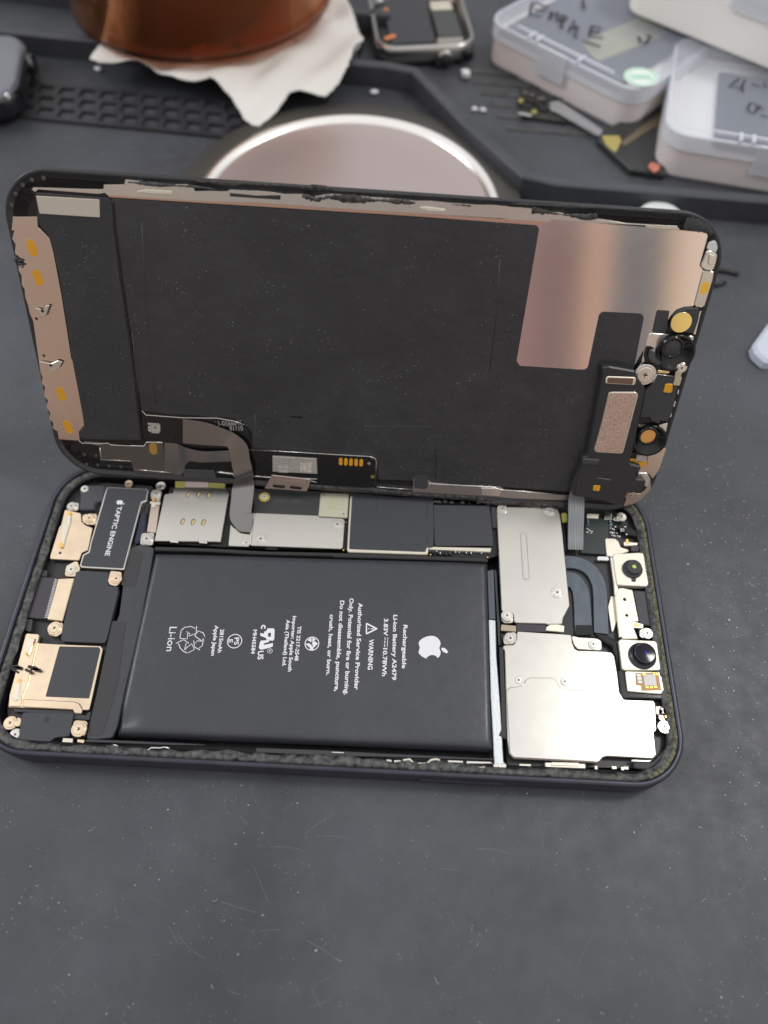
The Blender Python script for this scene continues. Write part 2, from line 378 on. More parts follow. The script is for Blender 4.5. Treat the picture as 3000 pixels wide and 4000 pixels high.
# side button on the front wall
b = MB(); x0, y0 = (19.41,-36.17); x1, y1 = (35.92,-36.34)
b.prism(stadium((x0, 3.2), (x1, 3.2), 1.1), 0.28, .5, 0, .1)
o = b.build('side_button', frame_m, body, (0, -35.75, 0), (math.pi / 2, 0, 0))

H = RZ
def bp(name, pts, h, th=1.2, m=steel, r=.5, bev=.07, holes=(), parent=None, label=None): return plate(name, pts, H + h, th, m, parent or body, r, bev, holes, label)
# logic board base and dark fillings
bp('logic_board', [(-45.38,30.72),(-30.76,31.48),(0.03,31.43),(19.49,30.50),(36.66,29.51),(36.49,15.69),(33.89,14.70),(-0.14,15.37),(-28.75,14.66),(-45.56,14.92)], -2.0, 1.0, pcb, .3)
bp('bottom_tray', [(-67.01,31.88),(-49.86,31.29),(-46.38,14.91),(-51.78,13.63),(-51.79,2.32),(-51.30,-10.28),(-50.56,-31.28),(-54.15,-31.46),(-58.04,-32.41),(-64.51,-32.48),(-67.84,-29.35),(-68.98,-25.77),(-70.81,-12.11),(-72.70,18.67),(-69.99,26.59)], -2.6, 1.0, blk, .8)
bp('top_tray', [(36.81,30.01),(62.04,30.91),(71.43,28.99),(72.10,21.25),(71.11,-0.19),(71.51,-16.48),(71.36,-25.27),(68.30,-30.46),(63.62,-31.51),(36.87,-32.29),(36.58,-7.32),(36.47,-1.28)], -2.6, 1.0, blk, .8)
# battery
def batt_mesh():
    q = [(-45.37,12.39), (34.12,13.89), (34.26,-29.60), (-44.78,-30.37)]
    b = MB(); NX, NY = 96, 56; vs = []
    def ease(d, R): return 0 if d >= R else (1 - math.sqrt(max(0, 1 - ((R - d) / R) ** 2)))
    for j in range(NY + 1):
        for i in range(NX + 1):
            u = i / NX; v = j / NY; u = u * u * (3 - 2 * u) * .5 + u * .5; v = v * v * (3 - 2 * v) * .5 + v * .5
            tx = (Vector(q[0]) * (1 - u) + Vector(q[1]) * u) * (1 - v) + (Vector(q[3]) * (1 - u) + Vector(q[2]) * u) * v
            du = min(u, 1 - u) * 82; dv = min(v, 1 - v) * 44; dl = u * 82
            z = H - .85 - 2.2 * max(ease(du, 1.6), ease(dv, 1.8)) - .25 * math.exp(-du / 4) - .3 * math.exp(-dv / 4)
            z += .05 * math.sin(u * 9 + v * 4) * (1 - v)
            # pinched corner bottom-left
            dc = math.hypot((u) * 82 - 1, (1 - v) * 44 - 2); z -= .9 * math.exp(-(dc / 3.2) ** 2)
            vs.append((tx.x, tx.y, z))
    fs = [(j * (NX + 1) + i, (j + 1) * (NX + 1) + i, (j + 1) * (NX + 1) + i + 1, j * (NX + 1) + i + 1) for j in range(NY) for i in range(NX)]
    b.add(vs, fs, 0, True); p = [vs[0], vs[NX], vs[-1], vs[NY * (NX + 1)]]
    return b
battery = batt_mesh().build('battery', batt, body)
plate('pouch_flap', [(-51.25,13.02),(-48.61,14.22),(-45.52,13.38),(-44.98,5.00),(-44.56,-5.39),(-44.54,-21.14),(-44.40,-28.45),(-44.95,-31.00),(-48.55,-31.56),(-50.25,-31.47),(-50.62,-16.00),(-50.88,-10.52),(-49.83,-3.87),(-51.07,6.91)], H - 1.5, .9, batt, battery, .8, .15)
plate('flap_tape', [(-50.77,12.34),(-47.84,11.90),(-47.68,3.31),(-51.11,3.23),(-51.11,7.19)], H - 1.43, .07, tape_d, battery, .5, .02)
plate('flap_tape', [(-51.03,-5.44),(-47.83,-5.72),(-47.53,-9.37),(-46.34,-19.64),(-46.99,-30.49),(-49.93,-30.89),(-50.59,-16.03)], H - 1.43, .07, tape_d, battery, .5, .02)
plate('edge_tape', [(33.60,13.85),(33.75,8.26),(33.64,0.11),(29.98,-0.08),(29.99,0.29),(33.36,0.56)], H - 2.2, .1, tape_d, battery, .2, .02)
plate('bus_wrap', [(-2.83,14.04),(0.63,14.22),(12.56,14.34),(25.36,14.62),(32.52,14.62),(34.00,14.35),(33.98,13.64),(32.50,13.65),(20.26,13.51),(4.93,13.21),(-2.75,13.04)], H - 1.3, 2.6, blk, battery, .3, .2)
plate('bus_wrap', [(-45.45,13.65),(-37.82,13.85),(-26.51,13.87),(-19.19,13.76),(-0.03,14.30),(2.95,14.27),(3.00,13.42),(-21.71,12.82),(-31.68,12.98),(-45.24,12.65)], H - 1.35, 2.6, blk, battery, .3, .2)
ZT = H - .78
pr = MB()
def tl(s, a, b_, cap, bold=.03): text_fit(pr, s, a, b_, cap, ZT, bold)
tl('Rechargeable', (14.57,-3.39), (14.59,-13.45), .88)
tl('Li-ion Battery A2479', (12.22,-1.13), (12.53,-16.13), .88)
tl('3.83V', (10.16,-2.13), (10.25,-6.22), .90)
tl('10.78Wh', (10.30,-9.03), (10.35,-15.36), .90)
stroke(pr, [(11.18,-6.52),(11.15,-8.69)], .13, ZT)
for sgs in ([(10.60,-6.55),(10.60,-7.09)], [(10.59,-7.32),(10.58,-7.95)], [(10.57,-8.18),(10.55,-8.74)]): stroke(pr, sgs, .2, ZT)
tl('WARNING', (7.09,-7.15), (7.20,-14.11), 1.0)
tl('Authorized Service Provider', (4.16,1.39), (4.59,-18.65), .92)
tl('Only. Potential for fire or burning.', (2.05,2.42), (2.51,-19.83), .92)
tl('Do not disassemble, puncture,', (-0.04,1.75), (0.38,-19.18), .92)
tl('crush, heat, or burn.', (-2.07,-1.74), (-1.68,-15.78), .85)
# warning triangle
tri = [(6.09,-3.23),(6.27,-6.21),(9.00,-4.60)]
pr.prism(tri, ZT + .02, .03, .25, 0, holes=[[tuple(Vector(p).lerp(Vector((6.99,-4.71)), .36)) for p in tri]])
stroke(pr, [(7.30,-4.69),(8.00,-4.66)], .22, ZT); pr.prism(circ(*(6.83,-4.71), .14, 10), ZT + .02, .03, 0, 0)
# certification marks
def ring(mb, c, r, wd, z, n=36): mb.prism(circ(*c, r, n), z + .02, .03, 0, 0, holes=[circ(*c, r - wd, n)])
ring(pr, (-5.48,-8.83), 1.62, .2, ZT)
for a in ([(-6.96,-8.91),(-5.71,-9.88),(-5.51,-9.18),(-6.04,-8.79)], [(-4.14,-8.70),(-5.22,-8.12),(-5.47,-8.67),(-5.05,-9.85)], [(-5.89,-10.24),(-4.90,-10.19),(-5.45,-9.18)], [(-6.56,-8.07),(-5.74,-7.38),(-5.58,-8.54)], [(-4.68,-7.86),(-5.51,-7.37),(-5.45,-8.48)]): pr.prism(a, ZT + .02, .03, .1, 0)
tl('TIS 2217-2548', (-9.04,-4.89), (-8.87,-12.91), .78)
tl('Importer: Apple South', (-10.39,-2.56), (-10.02,-15.39), .78)
tl('Asia (Thailand) Ltd.', (-11.73,-3.50), (-11.38,-14.26), .78)
tl('MH45584', (-18.82,-6.24), (-18.56,-11.85), .82)
tl('c', (-17.23,-5.02), (-17.15,-5.97), 1.45, .03)
tl('US', (-17.11,-11.10), (-16.93,-13.05), 1.2, .03)
pr.prism([(-15.75,-5.78),(-14.41,-5.71),(-14.11,-6.00),(-13.92,-8.16),(-14.15,-8.63),(-15.63,-8.43),(-15.75,-8.02),(-17.08,-7.61),(-17.24,-6.92),(-16.25,-7.10),(-16.43,-6.64),(-15.90,-6.38)], ZT + .02, .03, .15, 0, holes=[[(-15.44,-6.83),(-14.79,-6.79),(-14.76,-7.73),(-15.39,-7.72)]])
pr.prism([(-15.41,-8.42),(-14.73,-8.48),(-15.11,-8.96),(-16.07,-9.31),(-16.07,-9.66),(-15.16,-9.45),(-14.10,-9.10),(-13.99,-9.90),(-14.83,-10.29),(-16.43,-10.78),(-16.89,-10.62),(-17.05,-10.29),(-17.00,-9.01),(-16.72,-8.65),(-15.72,-8.60)], ZT + .02, .03, .12, 0)
ring(pr, (-14.52,-10.96), .57, .09, ZT, 24); tl('R', (-14.77,-10.75), (-14.71,-11.25), .42, .02)
ring(pr, (-22.60,-9.11), 1.66, .19, ZT)
tl('PS', (-22.73,-8.30), (-22.58,-9.99), 1.0, .02); tl('E', (-23.95,-8.78), (-23.86,-9.59), .9, .02)
tl('2815mAh', (-26.16,-6.49), (-25.88,-11.93), .82)
tl('Apple Japan', (-27.56,-5.66), (-27.21,-12.70), .82)
tl('Li-ion', (-37.55,-6.53), (-37.22,-12.16), 1.6, .006)
def loop(s): P_ = s; stroke(pr, P_ + [P_[0]], .17, ZT)
for s_ in ([(-34.80,-9.09),(-34.87,-7.22),(-34.10,-7.11),(-33.36,-7.50),(-33.16,-9.13)], [(-34.88,-7.15),(-34.22,-6.48),(-32.93,-6.17),(-31.84,-6.59),(-31.62,-5.94),(-31.40,-7.75),(-33.05,-8.54),(-32.69,-8.05),(-34.06,-7.11)],
           [(-31.63,-8.35),(-31.06,-7.14),(-29.86,-7.56),(-29.39,-8.35),(-29.87,-9.43)], [(-29.86,-9.47),(-29.42,-9.41),(-29.52,-8.24),(-29.55,-10.57),(-30.14,-11.02),(-29.82,-11.55),(-31.21,-10.89),(-31.68,-9.29),(-31.09,-10.07),(-30.93,-9.48)],
           [(-33.06,-11.67),(-32.99,-11.21),(-31.96,-10.18),(-31.10,-11.46),(-32.45,-12.33)], [(-32.44,-12.37),(-33.39,-12.03),(-34.31,-11.27),(-34.83,-10.33),(-35.47,-10.25),(-33.90,-9.35),(-32.52,-10.14),(-33.19,-10.18),(-33.28,-11.45)]): loop(s_)
pr.build('printed_lettering', white, battery)
AP = [(.5, .80), (.42, .83), (.33, .855), (.2, .82), (.09, .73), (.02, .60), (.01, .45), (.05, .29), (.13, .14), (.22, .04), (.30, .0), (.38, .01), (.5, .05), (.61, .015), (.69, .0), (.77, .04), (.86, .14), (.94, .29), (.86, .36), (.80, .46), (.79, .57), (.83, .67), (.91, .745), (.84, .81), (.75, .85), (.65, .85), (.57, .82)]
LEAF = [(.49, .88), (.50, 1.0), (.57, 1.09), (.70, 1.15), (.71, 1.05), (.65, .94), (.57, .885)]
def apple(mb, org, ex, ey_, z):
    org = Vector(org); ex = Vector(ex); ey_ = Vector(ey_)
    for sh in (AP, LEAF): mb.prism([tuple(org + ex * x + ey_ * y) for x, y in sh], z + .02, .03, .12, 0)
b = MB(); o0 = Vector((18.04,-5.71)); ex = Vector((18.09,-11.38)) - o0; ey2 = Vector((23.73,-5.51)) - o0
apple(b, o0, ex, ey2, ZT); b.build('fruit_logo', white, battery)

# vibration motor
m_ = bp('vibration_motor', [(-60.79,29.53),(-50.61,29.58),(-50.08,28.99),(-49.81,25.87),(-50.90,25.25),(-51.08,6.99),(-61.30,7.10),(-61.75,7.72),(-61.81,10.47),(-60.65,11.35),(-60.80,13.66)], -1.0, 2.2, steelb, .5, .12)
plate('motor_label', [(-60.35,29.08),(-50.81,29.11),(-50.36,28.77),(-50.17,26.19),(-51.26,25.56),(-51.38,7.33),(-61.08,7.42),(-61.41,7.78),(-61.37,10.22),(-60.23,11.03),(-60.43,13.66)], H - .96, .05, tape, m_, .4, .01)
b = MB(); text_fit(b, 'TAPTIC ENGINE', (-56.65,23.96), (-56.47,10.40), 1.12, H - .935, .02)
o0 = Vector((-57.15,25.82)); apple(b, o0, Vector((-57.14,24.47)) - o0, Vector((-55.31,25.56)) - o0, H - .935); b.build('printed_lettering', white, m_)

# left end metalwork
g1 = bp('antenna_plate', [(-69.38,22.51),(-65.17,21.61),(-64.42,19.36),(-63.26,18.39),(-61.29,17.74),(-60.89,11.79),(-62.16,11.00),(-62.27,8.97),(-69.24,9.00),(-69.37,9.97),(-69.38,17.59),(-69.09,18.19)], -1.1, .6, gold, .4)
b = MB().prism([(-68.50,21.96),(-67.55,21.80),(-66.84,18.65),(-66.92,17.28),(-66.89,13.91),(-66.73,12.26),(-67.37,11.89),(-68.01,12.69),(-67.62,13.87),(-68.55,17.20),(-68.03,18.59)], H - .78, .25, .4, .08); b.build('spring_contact', cream, g1)
b = MB().prism([(-68.45,21.91),(-67.49,21.75),(-67.29,20.64),(-68.23,20.77)], H - .72, .1, .3, .03).prism([(-68.08,13.29),(-67.10,13.18),(-66.79,11.87),(-67.83,11.98)], H - .72, .1, .3, .03); b.build('contact_tip', goldb, g1)
b = MB().prism(circ(*(-67.23,10.64), .36, 12), H - 1.09, .02, 0, 0); b.build('hole', blk, g1)
def lug(pts, sc, h=-1.0, r=1.0, m=steel, sm=None):
    l_ = bp('screw_lug', pts, h, .7, m, .8, .1); screw(l_, sc, H + h + .35, r, sm or m); return l_
lug([(-69.16,23.94),(-67.67,24.65),(-66.42,24.61),(-65.97,22.34),(-68.23,22.22)], (-67.86,23.39), -1.1, .9)
lug([(-64.80,21.35),(-61.11,21.82),(-60.76,18.62),(-63.02,18.61),(-64.30,19.47)], (-62.69,20.30), -1.1, .95, gold)
lug([(-64.93,7.45),(-62.72,9.01),(-61.41,6.83),(-62.01,4.73),(-64.63,4.75)], (-63.36,6.44), -1.1, 1.0, gold, cream)
lug([(-54.25,6.71),(-51.44,6.54),(-51.25,3.86),(-52.01,2.82),(-53.66,3.11),(-54.26,4.02),(-54.30,5.76)], (-52.32,4.66), -1.1, .95, gold)
lug([(-64.87,-7.02),(-61.68,-6.41),(-61.37,-9.03),(-62.36,-9.95),(-64.31,-9.62)], (-63.24,-8.04), -1.1, 1.15, gold)
bp('rubber_bumper', [(-67.47,28.39),(-66.00,29.93),(-61.23,30.18),(-60.78,25.50),(-62.71,24.97),(-62.05,22.95),(-66.19,22.67),(-66.70,26.45)], -1.2, 1.4, mat('grey_rubber', (.06, .06, .07), .3, bump=.6, bscale=.8), .8, .3)
screw(body, (-66.06,28.63), H - 1.0, 1.0, steelb, False)
screw(body, (-55.63,30.91), H - 1.2, .75, gold)
bp('speaker_connector', [(-70.38,4.30),(-66.28,4.38),(-65.92,-5.88),(-70.30,-5.72)], -1.3, 1.2, purple, .3)
bp('brass_clip', [(-65.83,4.01),(-62.11,4.36),(-61.95,-6.30),(-65.53,-6.04)], -1.0, .6, gold, .2, .15)
b = MB()
for k in range(26):
    t = k / 25; a = Vector((-66.27,3.77)).lerp(Vector((-65.90,-5.54)), t); b.box((a.x, a.y, H - 1.2), (.7, .18, .12), -.15)
b.build('connector_pins', glint, body)
bp('bracket_block', [(-70.48,6.14),(-69.00,6.05),(-68.83,4.47),(-70.45,4.55)], -1.3, 1., blkm, .2)
bp('bracket_block', [(-70.25,-6.16),(-68.87,-6.09),(-68.41,-9.01),(-69.73,-8.78)], -1.3, 1., blkm, .2)
bp('speaker_cover', [(-62.16,5.83),(-61.57,6.34),(-54.59,6.31),(-54.10,3.40),(-53.43,2.75),(-51.56,2.75),(-51.15,1.38),(-51.07,-10.08),(-51.43,-10.88),(-60.69,-11.00),(-61.21,-10.31),(-61.63,-6.10)], -1.1, 1.2, tape, .5)
sp_ = bp('loudspeaker_plate', [(-69.35,-9.46),(-66.21,-9.53),(-66.07,-11.59),(-61.23,-11.66),(-52.03,-11.57),(-51.40,-12.22),(-51.00,-23.41),(-50.96,-25.63),(-68.20,-25.90),(-68.66,-23.50),(-68.83,-17.85)], -1.2, .8, gold, .5)
plate('speaker_pad', [(-61.06,-12.12),(-52.33,-11.88),(-51.87,-12.42),(-51.60,-23.21),(-60.91,-23.28)], H - 1.1, .15, tape, sp_, .2, .03)
plate('side_rail', [(-69.18,-9.56),(-66.06,-9.63),(-65.90,-13.62),(-65.38,-20.76),(-65.72,-23.57),(-65.31,-25.78),(-67.99,-25.79),(-68.54,-23.45),(-68.86,-16.01)], H - .85, .4, gold, sp_, .5, .12, holes=[[(-67.82,-14.23),(-67.23,-14.39),(-67.00,-10.83),(-66.46,-10.81),(-66.27,-14.49),(-66.65,-15.20)]])
for a, t in (([(-68.38,-10.55),(-66.63,-10.89),(-67.12,-12.91),(-67.23,-14.38),(-67.85,-14.30),(-68.02,-12.67)], [(-67.90,-13.83),(-67.23,-13.94),(-67.16,-14.44),(-67.81,-14.39)]), ([(-67.60,-19.80),(-67.02,-20.09),(-66.58,-22.22),(-66.25,-24.32),(-66.91,-24.74),(-67.58,-24.12),(-67.34,-22.52)], [(-67.78,-19.95),(-67.04,-19.91),(-66.87,-20.71),(-67.56,-20.64)])):
    plate('spring_contact', a, H - .65, .2, cream, sp_, .4, .06); plate('contact_tip', t, H - .55, .12, goldb, sp_, .3, .04)
plate('lower_rail', [(-65.30,-24.08),(-54.47,-24.06),(-53.19,-24.45),(-52.30,-25.52),(-52.23,-26.55),(-53.87,-26.51),(-54.27,-25.80),(-65.18,-25.78)], H - .85, .4, gold, sp_, .8, .15)
b = MB(); random.seed(3)
for k in range(9):
    x, y = (-66.85,-17.55); b.box((x + random.uniform(-2.4, 2.6), y + random.uniform(-.5, .5) - .1, H - .62), (random.uniform(.8, 2), random.uniform(.3, .7), .25), random.uniform(-.6, .2))
b.build('adhesive_crumb', mat('crumb', (.05, .04, .04), .9), sp_)
mic = bp('microphone_cover', [(-64.70,-26.89),(-53.91,-26.48),(-53.63,-31.17),(-56.46,-31.64),(-57.47,-32.61),(-63.49,-32.66),(-64.06,-32.07)], -1.0, 1.2, tape, .5)
plate('hole', circ(*(-59.18,-28.03), .62, 18), H - .98, .1, blk, mic, 0, .02)
plate('recess_rim', [(-67.10,-25.97),(-65.24,-26.01),(-54.23,-25.80),(-52.47,-26.49),(-51.35,-26.74),(-51.16,-25.96),(-50.65,-25.93),(-50.48,-27.60),(-53.74,-27.63),(-65.04,-26.65),(-66.86,-26.74)], H - 1.5, .8, blkm, body, .3)
lug([(-53.56,-27.80),(-50.56,-27.91),(-50.32,-31.01),(-52.99,-31.14),(-53.38,-30.66)], (-51.94,-29.70), -1.0, 1.2, gold)
lug([(-65.75,-27.90),(-64.54,-27.99),(-64.41,-29.69),(-65.38,-29.92)], (-66.51,-29.16), -1.0, 1.05, gold)
screw(body, (-64.86,-31.41), H - 1.0, .95, steelb)
bp('contact_clip', [(-54.93,-31.54),(-52.86,-31.57),(-52.72,-32.55),(-54.91,-32.54)], -1.3, .5, cream, .2)
bp('contact_clip', [(-62.17,-32.78),(-60.76,-32.78),(-60.78,-33.13),(-62.15,-33.10)], -1.3, .5, cream, .1)
bp('contact_clip', [(-52.02,-31.60),(-50.46,-31.65),(-50.40,-32.39),(-51.93,-32.22)], -1.5, .5, gold, .2)

# SIM reader
sim = bp('card_reader', [(-43.91,30.02),(-30.93,30.53),(-29.91,29.11),(-29.74,15.45),(-30.68,15.48),(-45.60,14.90),(-45.86,27.96),(-43.88,28.47)], -.9, .8, steel, .25, .1)
for s_ in ((-40.01,28.18), (-37.43,28.31), (-34.89,28.24), (-39.89,20.50), (-37.35,20.51), (-34.78,20.53)):
    b = MB().prism(stadium((s_[0] - .03, s_[1] - .35), (s_[0] + .05, s_[1] + .35), .48), H - .89, .02, 0, 0, mi=0)
    b.prism(stadium((s_[0] + .02, s_[1] - .38), (s_[0] + .1, s_[1] + .28), .32), H - .86, .02, 0, 0, mi=1); b.build('contact_slot', [blk, mat('contact_yellow', (.72, .58, .25), .3, .7)], sim)
b = MB()
for s_ in ([(-41.83,15.33),(-39.83,15.36),(-39.78,14.61),(-41.80,14.69)], [(-34.93,15.42),(-32.93,15.41),(-32.88,14.78),(-34.90,14.86)]): b.prism(s_, H - .8, .4, .1, .05)
b.build('latch_tab', steelb, sim)
bp('reader_lip', [(-44.02,32.08),(-41.51,32.17),(-41.29,30.28),(-43.72,30.23)], -1.1, .5, yel, .1)
bp('reader_lip', [(-41.49,32.13),(-35.61,32.19),(-35.41,30.63),(-41.25,30.50)], -1.05, .5, mat('pink_label', (.62, .5, .48), .5), .1)['label'] = 'pinkish strip in the middle of the lip'
bp('reader_lip', [(-35.54,32.14),(-31.40,32.11),(-31.22,30.56),(-35.35,30.67)], -1.1, .5, yel, .1)
bp('copper_bracket', [(-48.74,26.78),(-46.56,26.35),(-45.79,17.17),(-48.05,17.40)], -1.1, .5, bronze, .2)
lug([(-49.48,27.93),(-48.45,29.62),(-46.69,28.62),(-46.52,26.29),(-48.83,26.35)], (-47.91,28.07), -1.0, 1.0, steel, steelb)
lug([(-49.21,16.94),(-46.08,17.27),(-45.70,13.77),(-48.96,13.77)], (-47.52,15.34), -1.0, 1.1, steel)
screw(body, (-47.57,30.83), H - 1.4, .9, steelb)
bp('spring_contact', [(-48.94,25.69),(-46.29,25.47),(-46.34,24.94),(-47.38,24.81),(-47.36,24.00),(-48.29,24.06),(-48.49,25.00),(-48.89,25.16)], -.75, .3, cream, .1)
bp('contact_tip', [(-48.52,26.69),(-47.80,26.65),(-47.68,25.80),(-48.31,25.84)], -.65, .2, goldb, .1)
# coax cable beside the motor
b = MB(); b.tube([(*p, H - 1.3 - i * .1) for i, p in enumerate([(-50.55,25.38),(-49.53,24.90),(-49.34,23.32),(-50.24,21.87),(-50.53,19.77),(-50.38,18.41)])], .22); b.build('coax_cable', blkm, body)
bp('rubber_gasket', [(-50.85,23.00),(-49.27,22.73),(-48.53,17.93),(-49.78,14.16),(-50.74,14.44)], -1.5, 1., mat('navy_rubber', (.02, .025, .05), .35), .6, .3)

# centre shields
bp('board_insulator', [(-23.94,30.06),(-7.15,30.45),(-7.15,23.89),(-23.09,24.01)], -1.15, .5, tape_d, .6)
b = MB().prism(stadium((-18.08,27.70), (-15.85,27.74), .62), H - 1.12, .03, 0, 0).prism(stadium((-13.95,27.72), (-12.06,27.74), .62), H - 1.12, .03, 0, 0); b.build('faint_mark', mat('film_mark', (.045, .047, .052), .5), body)
x, y = (-21.07,28.60); b = MB().prism(circ(x, y, 1.35), H - 1.0, .3, 0, .05, holes=[circ(x, y, .95)]); b.build('washer', mat('yellow_washer', (.62, .5, .08), .4, .3), body); screw(body, (x, y), H - .9, .88, cream, False)
sh = bp('shield_plate', [(-22.92,23.85),(-7.19,23.87),(-6.94,23.38),(-1.21,23.36),(-0.59,22.73),(-0.50,15.51),(-1.06,15.03),(-22.58,14.82),(-22.88,19.27)], -.85, .6, steel, .5, .12)
plate('folded_edge', [(-23.34,23.82),(-22.75,23.77),(-22.36,14.86),(-22.98,15.02)], H - .7, .25, steelb, sh, .05, .1)
screw(sh, (-20.31,16.62), H - .6, 1.02, steelb); screw(sh, (-2.31,21.55), H - .6, 1.0, steelb)
sh = bp('shield_plate', [(-28.23,20.54),(-27.32,19.50),(-23.08,18.12),(-22.90,14.55),(-27.82,14.55)], -1.0, .5, steel, .3); screw(sh, (-23.63,15.49), H - .75, .75, steelb)
chip = bp('shield_can', [(-7.23,30.40),(-0.22,30.52),(-0.05,23.67),(-7.19,23.70)], -.95, .8, mat('pale_yellow_can', (.56, .55, .43), .42, .5, bump=.15, bscale=5), .5, .12)
b = MB(); random.seed(5)
for i in range(12):
    for j in range(9):
        if random.random() < .55:
            q = Vector((-4.89,28.50)).lerp(Vector((-0.49,24.94)), 0) + Vector((i * .33, -j * .33)); b.box((q.x, q.y, H - .94), (.24, .2, .02))
b.build('printed_marks', mat('faint_print', (.44, .42, .22), .6), chip)
b = MB().prism(circ(*(-6.47,30.00), .22, 12), H - .93, .02, 0, 0).prism(circ(*(-1.08,24.69), .2, 12), H - .93, .02, 0, 0); b.build('hole', blk, chip)
p1 = bp('shield_frame', [(0.27,30.00),(19.58,29.90),(19.89,16.35),(19.71,14.67),(0.88,14.37),(0.51,14.92),(0.19,29.21)], -1.0, .9, cream, .5, .12)
plate('shield_film', [(0.63,29.86),(20.77,30.37),(21.09,21.95),(20.96,16.64),(19.42,16.51),(19.13,15.25),(0.96,15.10),(0.80,20.91)], H - .92, .1, tape, p1, .4, .03)
b = MB()
for s_ in ([(6.78,30.27),(6.91,26.38),(6.75,24.38),(5.88,23.43),(1.71,22.82)], [(9.59,17.37),(12.97,16.82),(17.60,17.20)], [(19.24,29.19),(19.42,23.37),(19.35,17.43)]): b.tube([(*p, H - .93) for p in s_], .09, 6, flat=.6)
b.build('film_crease', tape, p1)
p2 = bp('shield_frame', [(20.06,16.88),(34.85,17.26),(34.62,16.18),(19.94,16.12)], -1.15, .8, cream, .1, .1)
bp('shield_film', [(20.92,28.23),(34.54,28.62),(34.89,24.96),(35.23,18.44),(35.03,17.61),(21.33,16.91),(21.07,22.44)], -.7, .15, tape, .35, .04)
bp('film_backing', [(21.33,28.06),(34.35,28.42),(34.86,17.94),(21.47,17.14)], -.9, 1.0, blk, .3, .04)
bp('board_step', [(34.95,29.00),(36.54,28.77),(36.40,22.82),(35.18,22.90)], -1.3, .8, blkm, .2)
def comps(name, pts, z, sizes, m, ang=0, parent=None):
    b = MB()
    if not hasattr(pts[0], '__len__'): pts = [pts]
    for p in pts: sx, sy = random.choice(sizes); b.box((p[0], p[1], z), (sx, sy, .35), ang)
    return b.build(name, m, parent or body)
comps('capacitor_row', [(20.37,15.96),(21.01,15.91),(22.17,15.62),(23.59,15.55),(23.98,15.48),(25.00,15.62)], H - 1.5, [(.7, 1.0), (.6, .8)], blk)
comps('solder_joint', [(26.29,15.83),(27.19,15.79),(28.86,15.82),(30.01,15.73),(32.46,15.80),(21.79,15.83),(22.69,15.36)], H - 1.45, [(.25, .5), (.22, .4)], glint)
comps('test_point', [(20.23,29.61),(29.73,29.63),(20.38,14.84),(33.88,14.79),(-0.40,22.54),(-0.40,15.05),(-0.43,22.52),(-0.35,14.92)], H - 1.5, [(.3, .3)], goldb)
comps('capacitor_row', [(19.49,29.32),(21.36,29.66),(22.30,29.62),(23.77,29.79),(25.37,29.62),(28.05,29.70),(32.07,30.03),(34.47,29.84)], H - 1.5, [(1.1, .8), (.9, .6)], mat('component', (.25, .25, .25), .4, .5))
b = MB()
for k in range(12):
    x, y = (-18.67,14.59); b.tube([(x + k * .22, y + .45, H - 1.6), (x + k * .22 + .05, y - .35, H - 1.4)], .07, 6)
b.build('coil', blkm, body)

# right end shields
s1 = bp('shield_plate', [(36.92,28.59),(51.18,29.13),(51.79,27.30),(52.02,22.27),(52.13,11.90),(52.19,3.16),(50.47,0.04),(50.20,-1.38),(46.76,-1.68),(46.46,-1.50),(39.46,-1.65),(39.30,0.41),(38.42,1.10),(36.66,1.08),(36.37,26.50),(36.33,28.48)], -.75, .6, steel, .5, .14)
b = MB(); a, c = (42.52,20.80), (42.62,9.78)
b.prism(stadium(a, c, .78, 10), H - .58, .25, 0, .16); b.prism(stadium(a, c, .42, 10), H - .52, .06, 0, .02); b.build('stamped_rib', steel, s1)
for s_, r in (((37.72,27.94), .95), ((49.33,27.95), .95), ((49.54,6.19), 1.02), ((37.86,-0.04), 1.0)): screw(s1, s_, H - .42, r, steelb)
lug([(36.68,0.93),(38.45,1.02),(39.27,0.39),(39.41,-1.51),(37.15,-1.73),(36.56,-0.92)], (37.85,-0.12), -1.1, 1.0)
bp('flex_connector', [(39.92,-1.69),(46.59,-1.55),(46.53,-3.40),(39.96,-3.54)], -1.1, .8, purple, .2)
bp('spring_contact', [(46.63,-2.12),(48.09,-1.15),(50.70,-1.68),(50.48,-3.24),(46.41,-3.05)], -1.0, .5, cream, .2, .1)
bp('spring_contact', [(36.59,-1.91),(39.95,-2.07),(39.89,-3.56),(36.38,-3.41)], -1.4, .5, mat('dull_brass', (.35, .30, .22), .4, .8), .2)
s2 = bp('shield_plate', [(39.88,-3.64),(51.99,-3.85),(52.04,-5.79),(52.43,-7.05),(53.06,-7.43),(58.55,-7.35),(60.50,-7.50),(61.01,-8.37),(61.19,-12.10),(61.20,-16.36),(61.90,-17.87),(68.07,-17.80),(68.46,-18.37),(67.94,-24.05),(67.30,-24.56),(67.32,-24.79),(67.15,-29.04),(66.40,-29.76),(57.10,-29.75),(56.16,-30.07),(55.37,-30.93),(54.64,-31.19),(38.03,-31.17),(37.16,-30.33),(36.84,-27.43),(37.02,-8.37),(36.68,-7.85),(36.70,-7.11),(39.07,-6.86),(39.73,-5.60)], -.65, .8, steel, .5, .16)
plate('stamped_step', [(36.99,-17.19),(37.78,-16.55),(39.66,-16.25),(40.57,-15.81),(41.37,-14.65),(42.14,-14.21),(46.92,-13.97),(47.70,-14.39),(48.47,-16.02),(49.41,-16.42),(54.14,-16.33),(54.90,-16.75),(55.05,-17.63),(54.92,-30.60),(54.59,-31.02),(37.99,-31.03),(37.23,-30.30)], H - .42, .24, steel, s2, .9, .12)
lug([(51.91,-3.88),(53.73,-4.28),(57.57,-4.31),(58.66,-4.84),(58.48,-7.17),(53.17,-7.11),(52.40,-6.13)], (56.66,-5.86), -.95, .82)
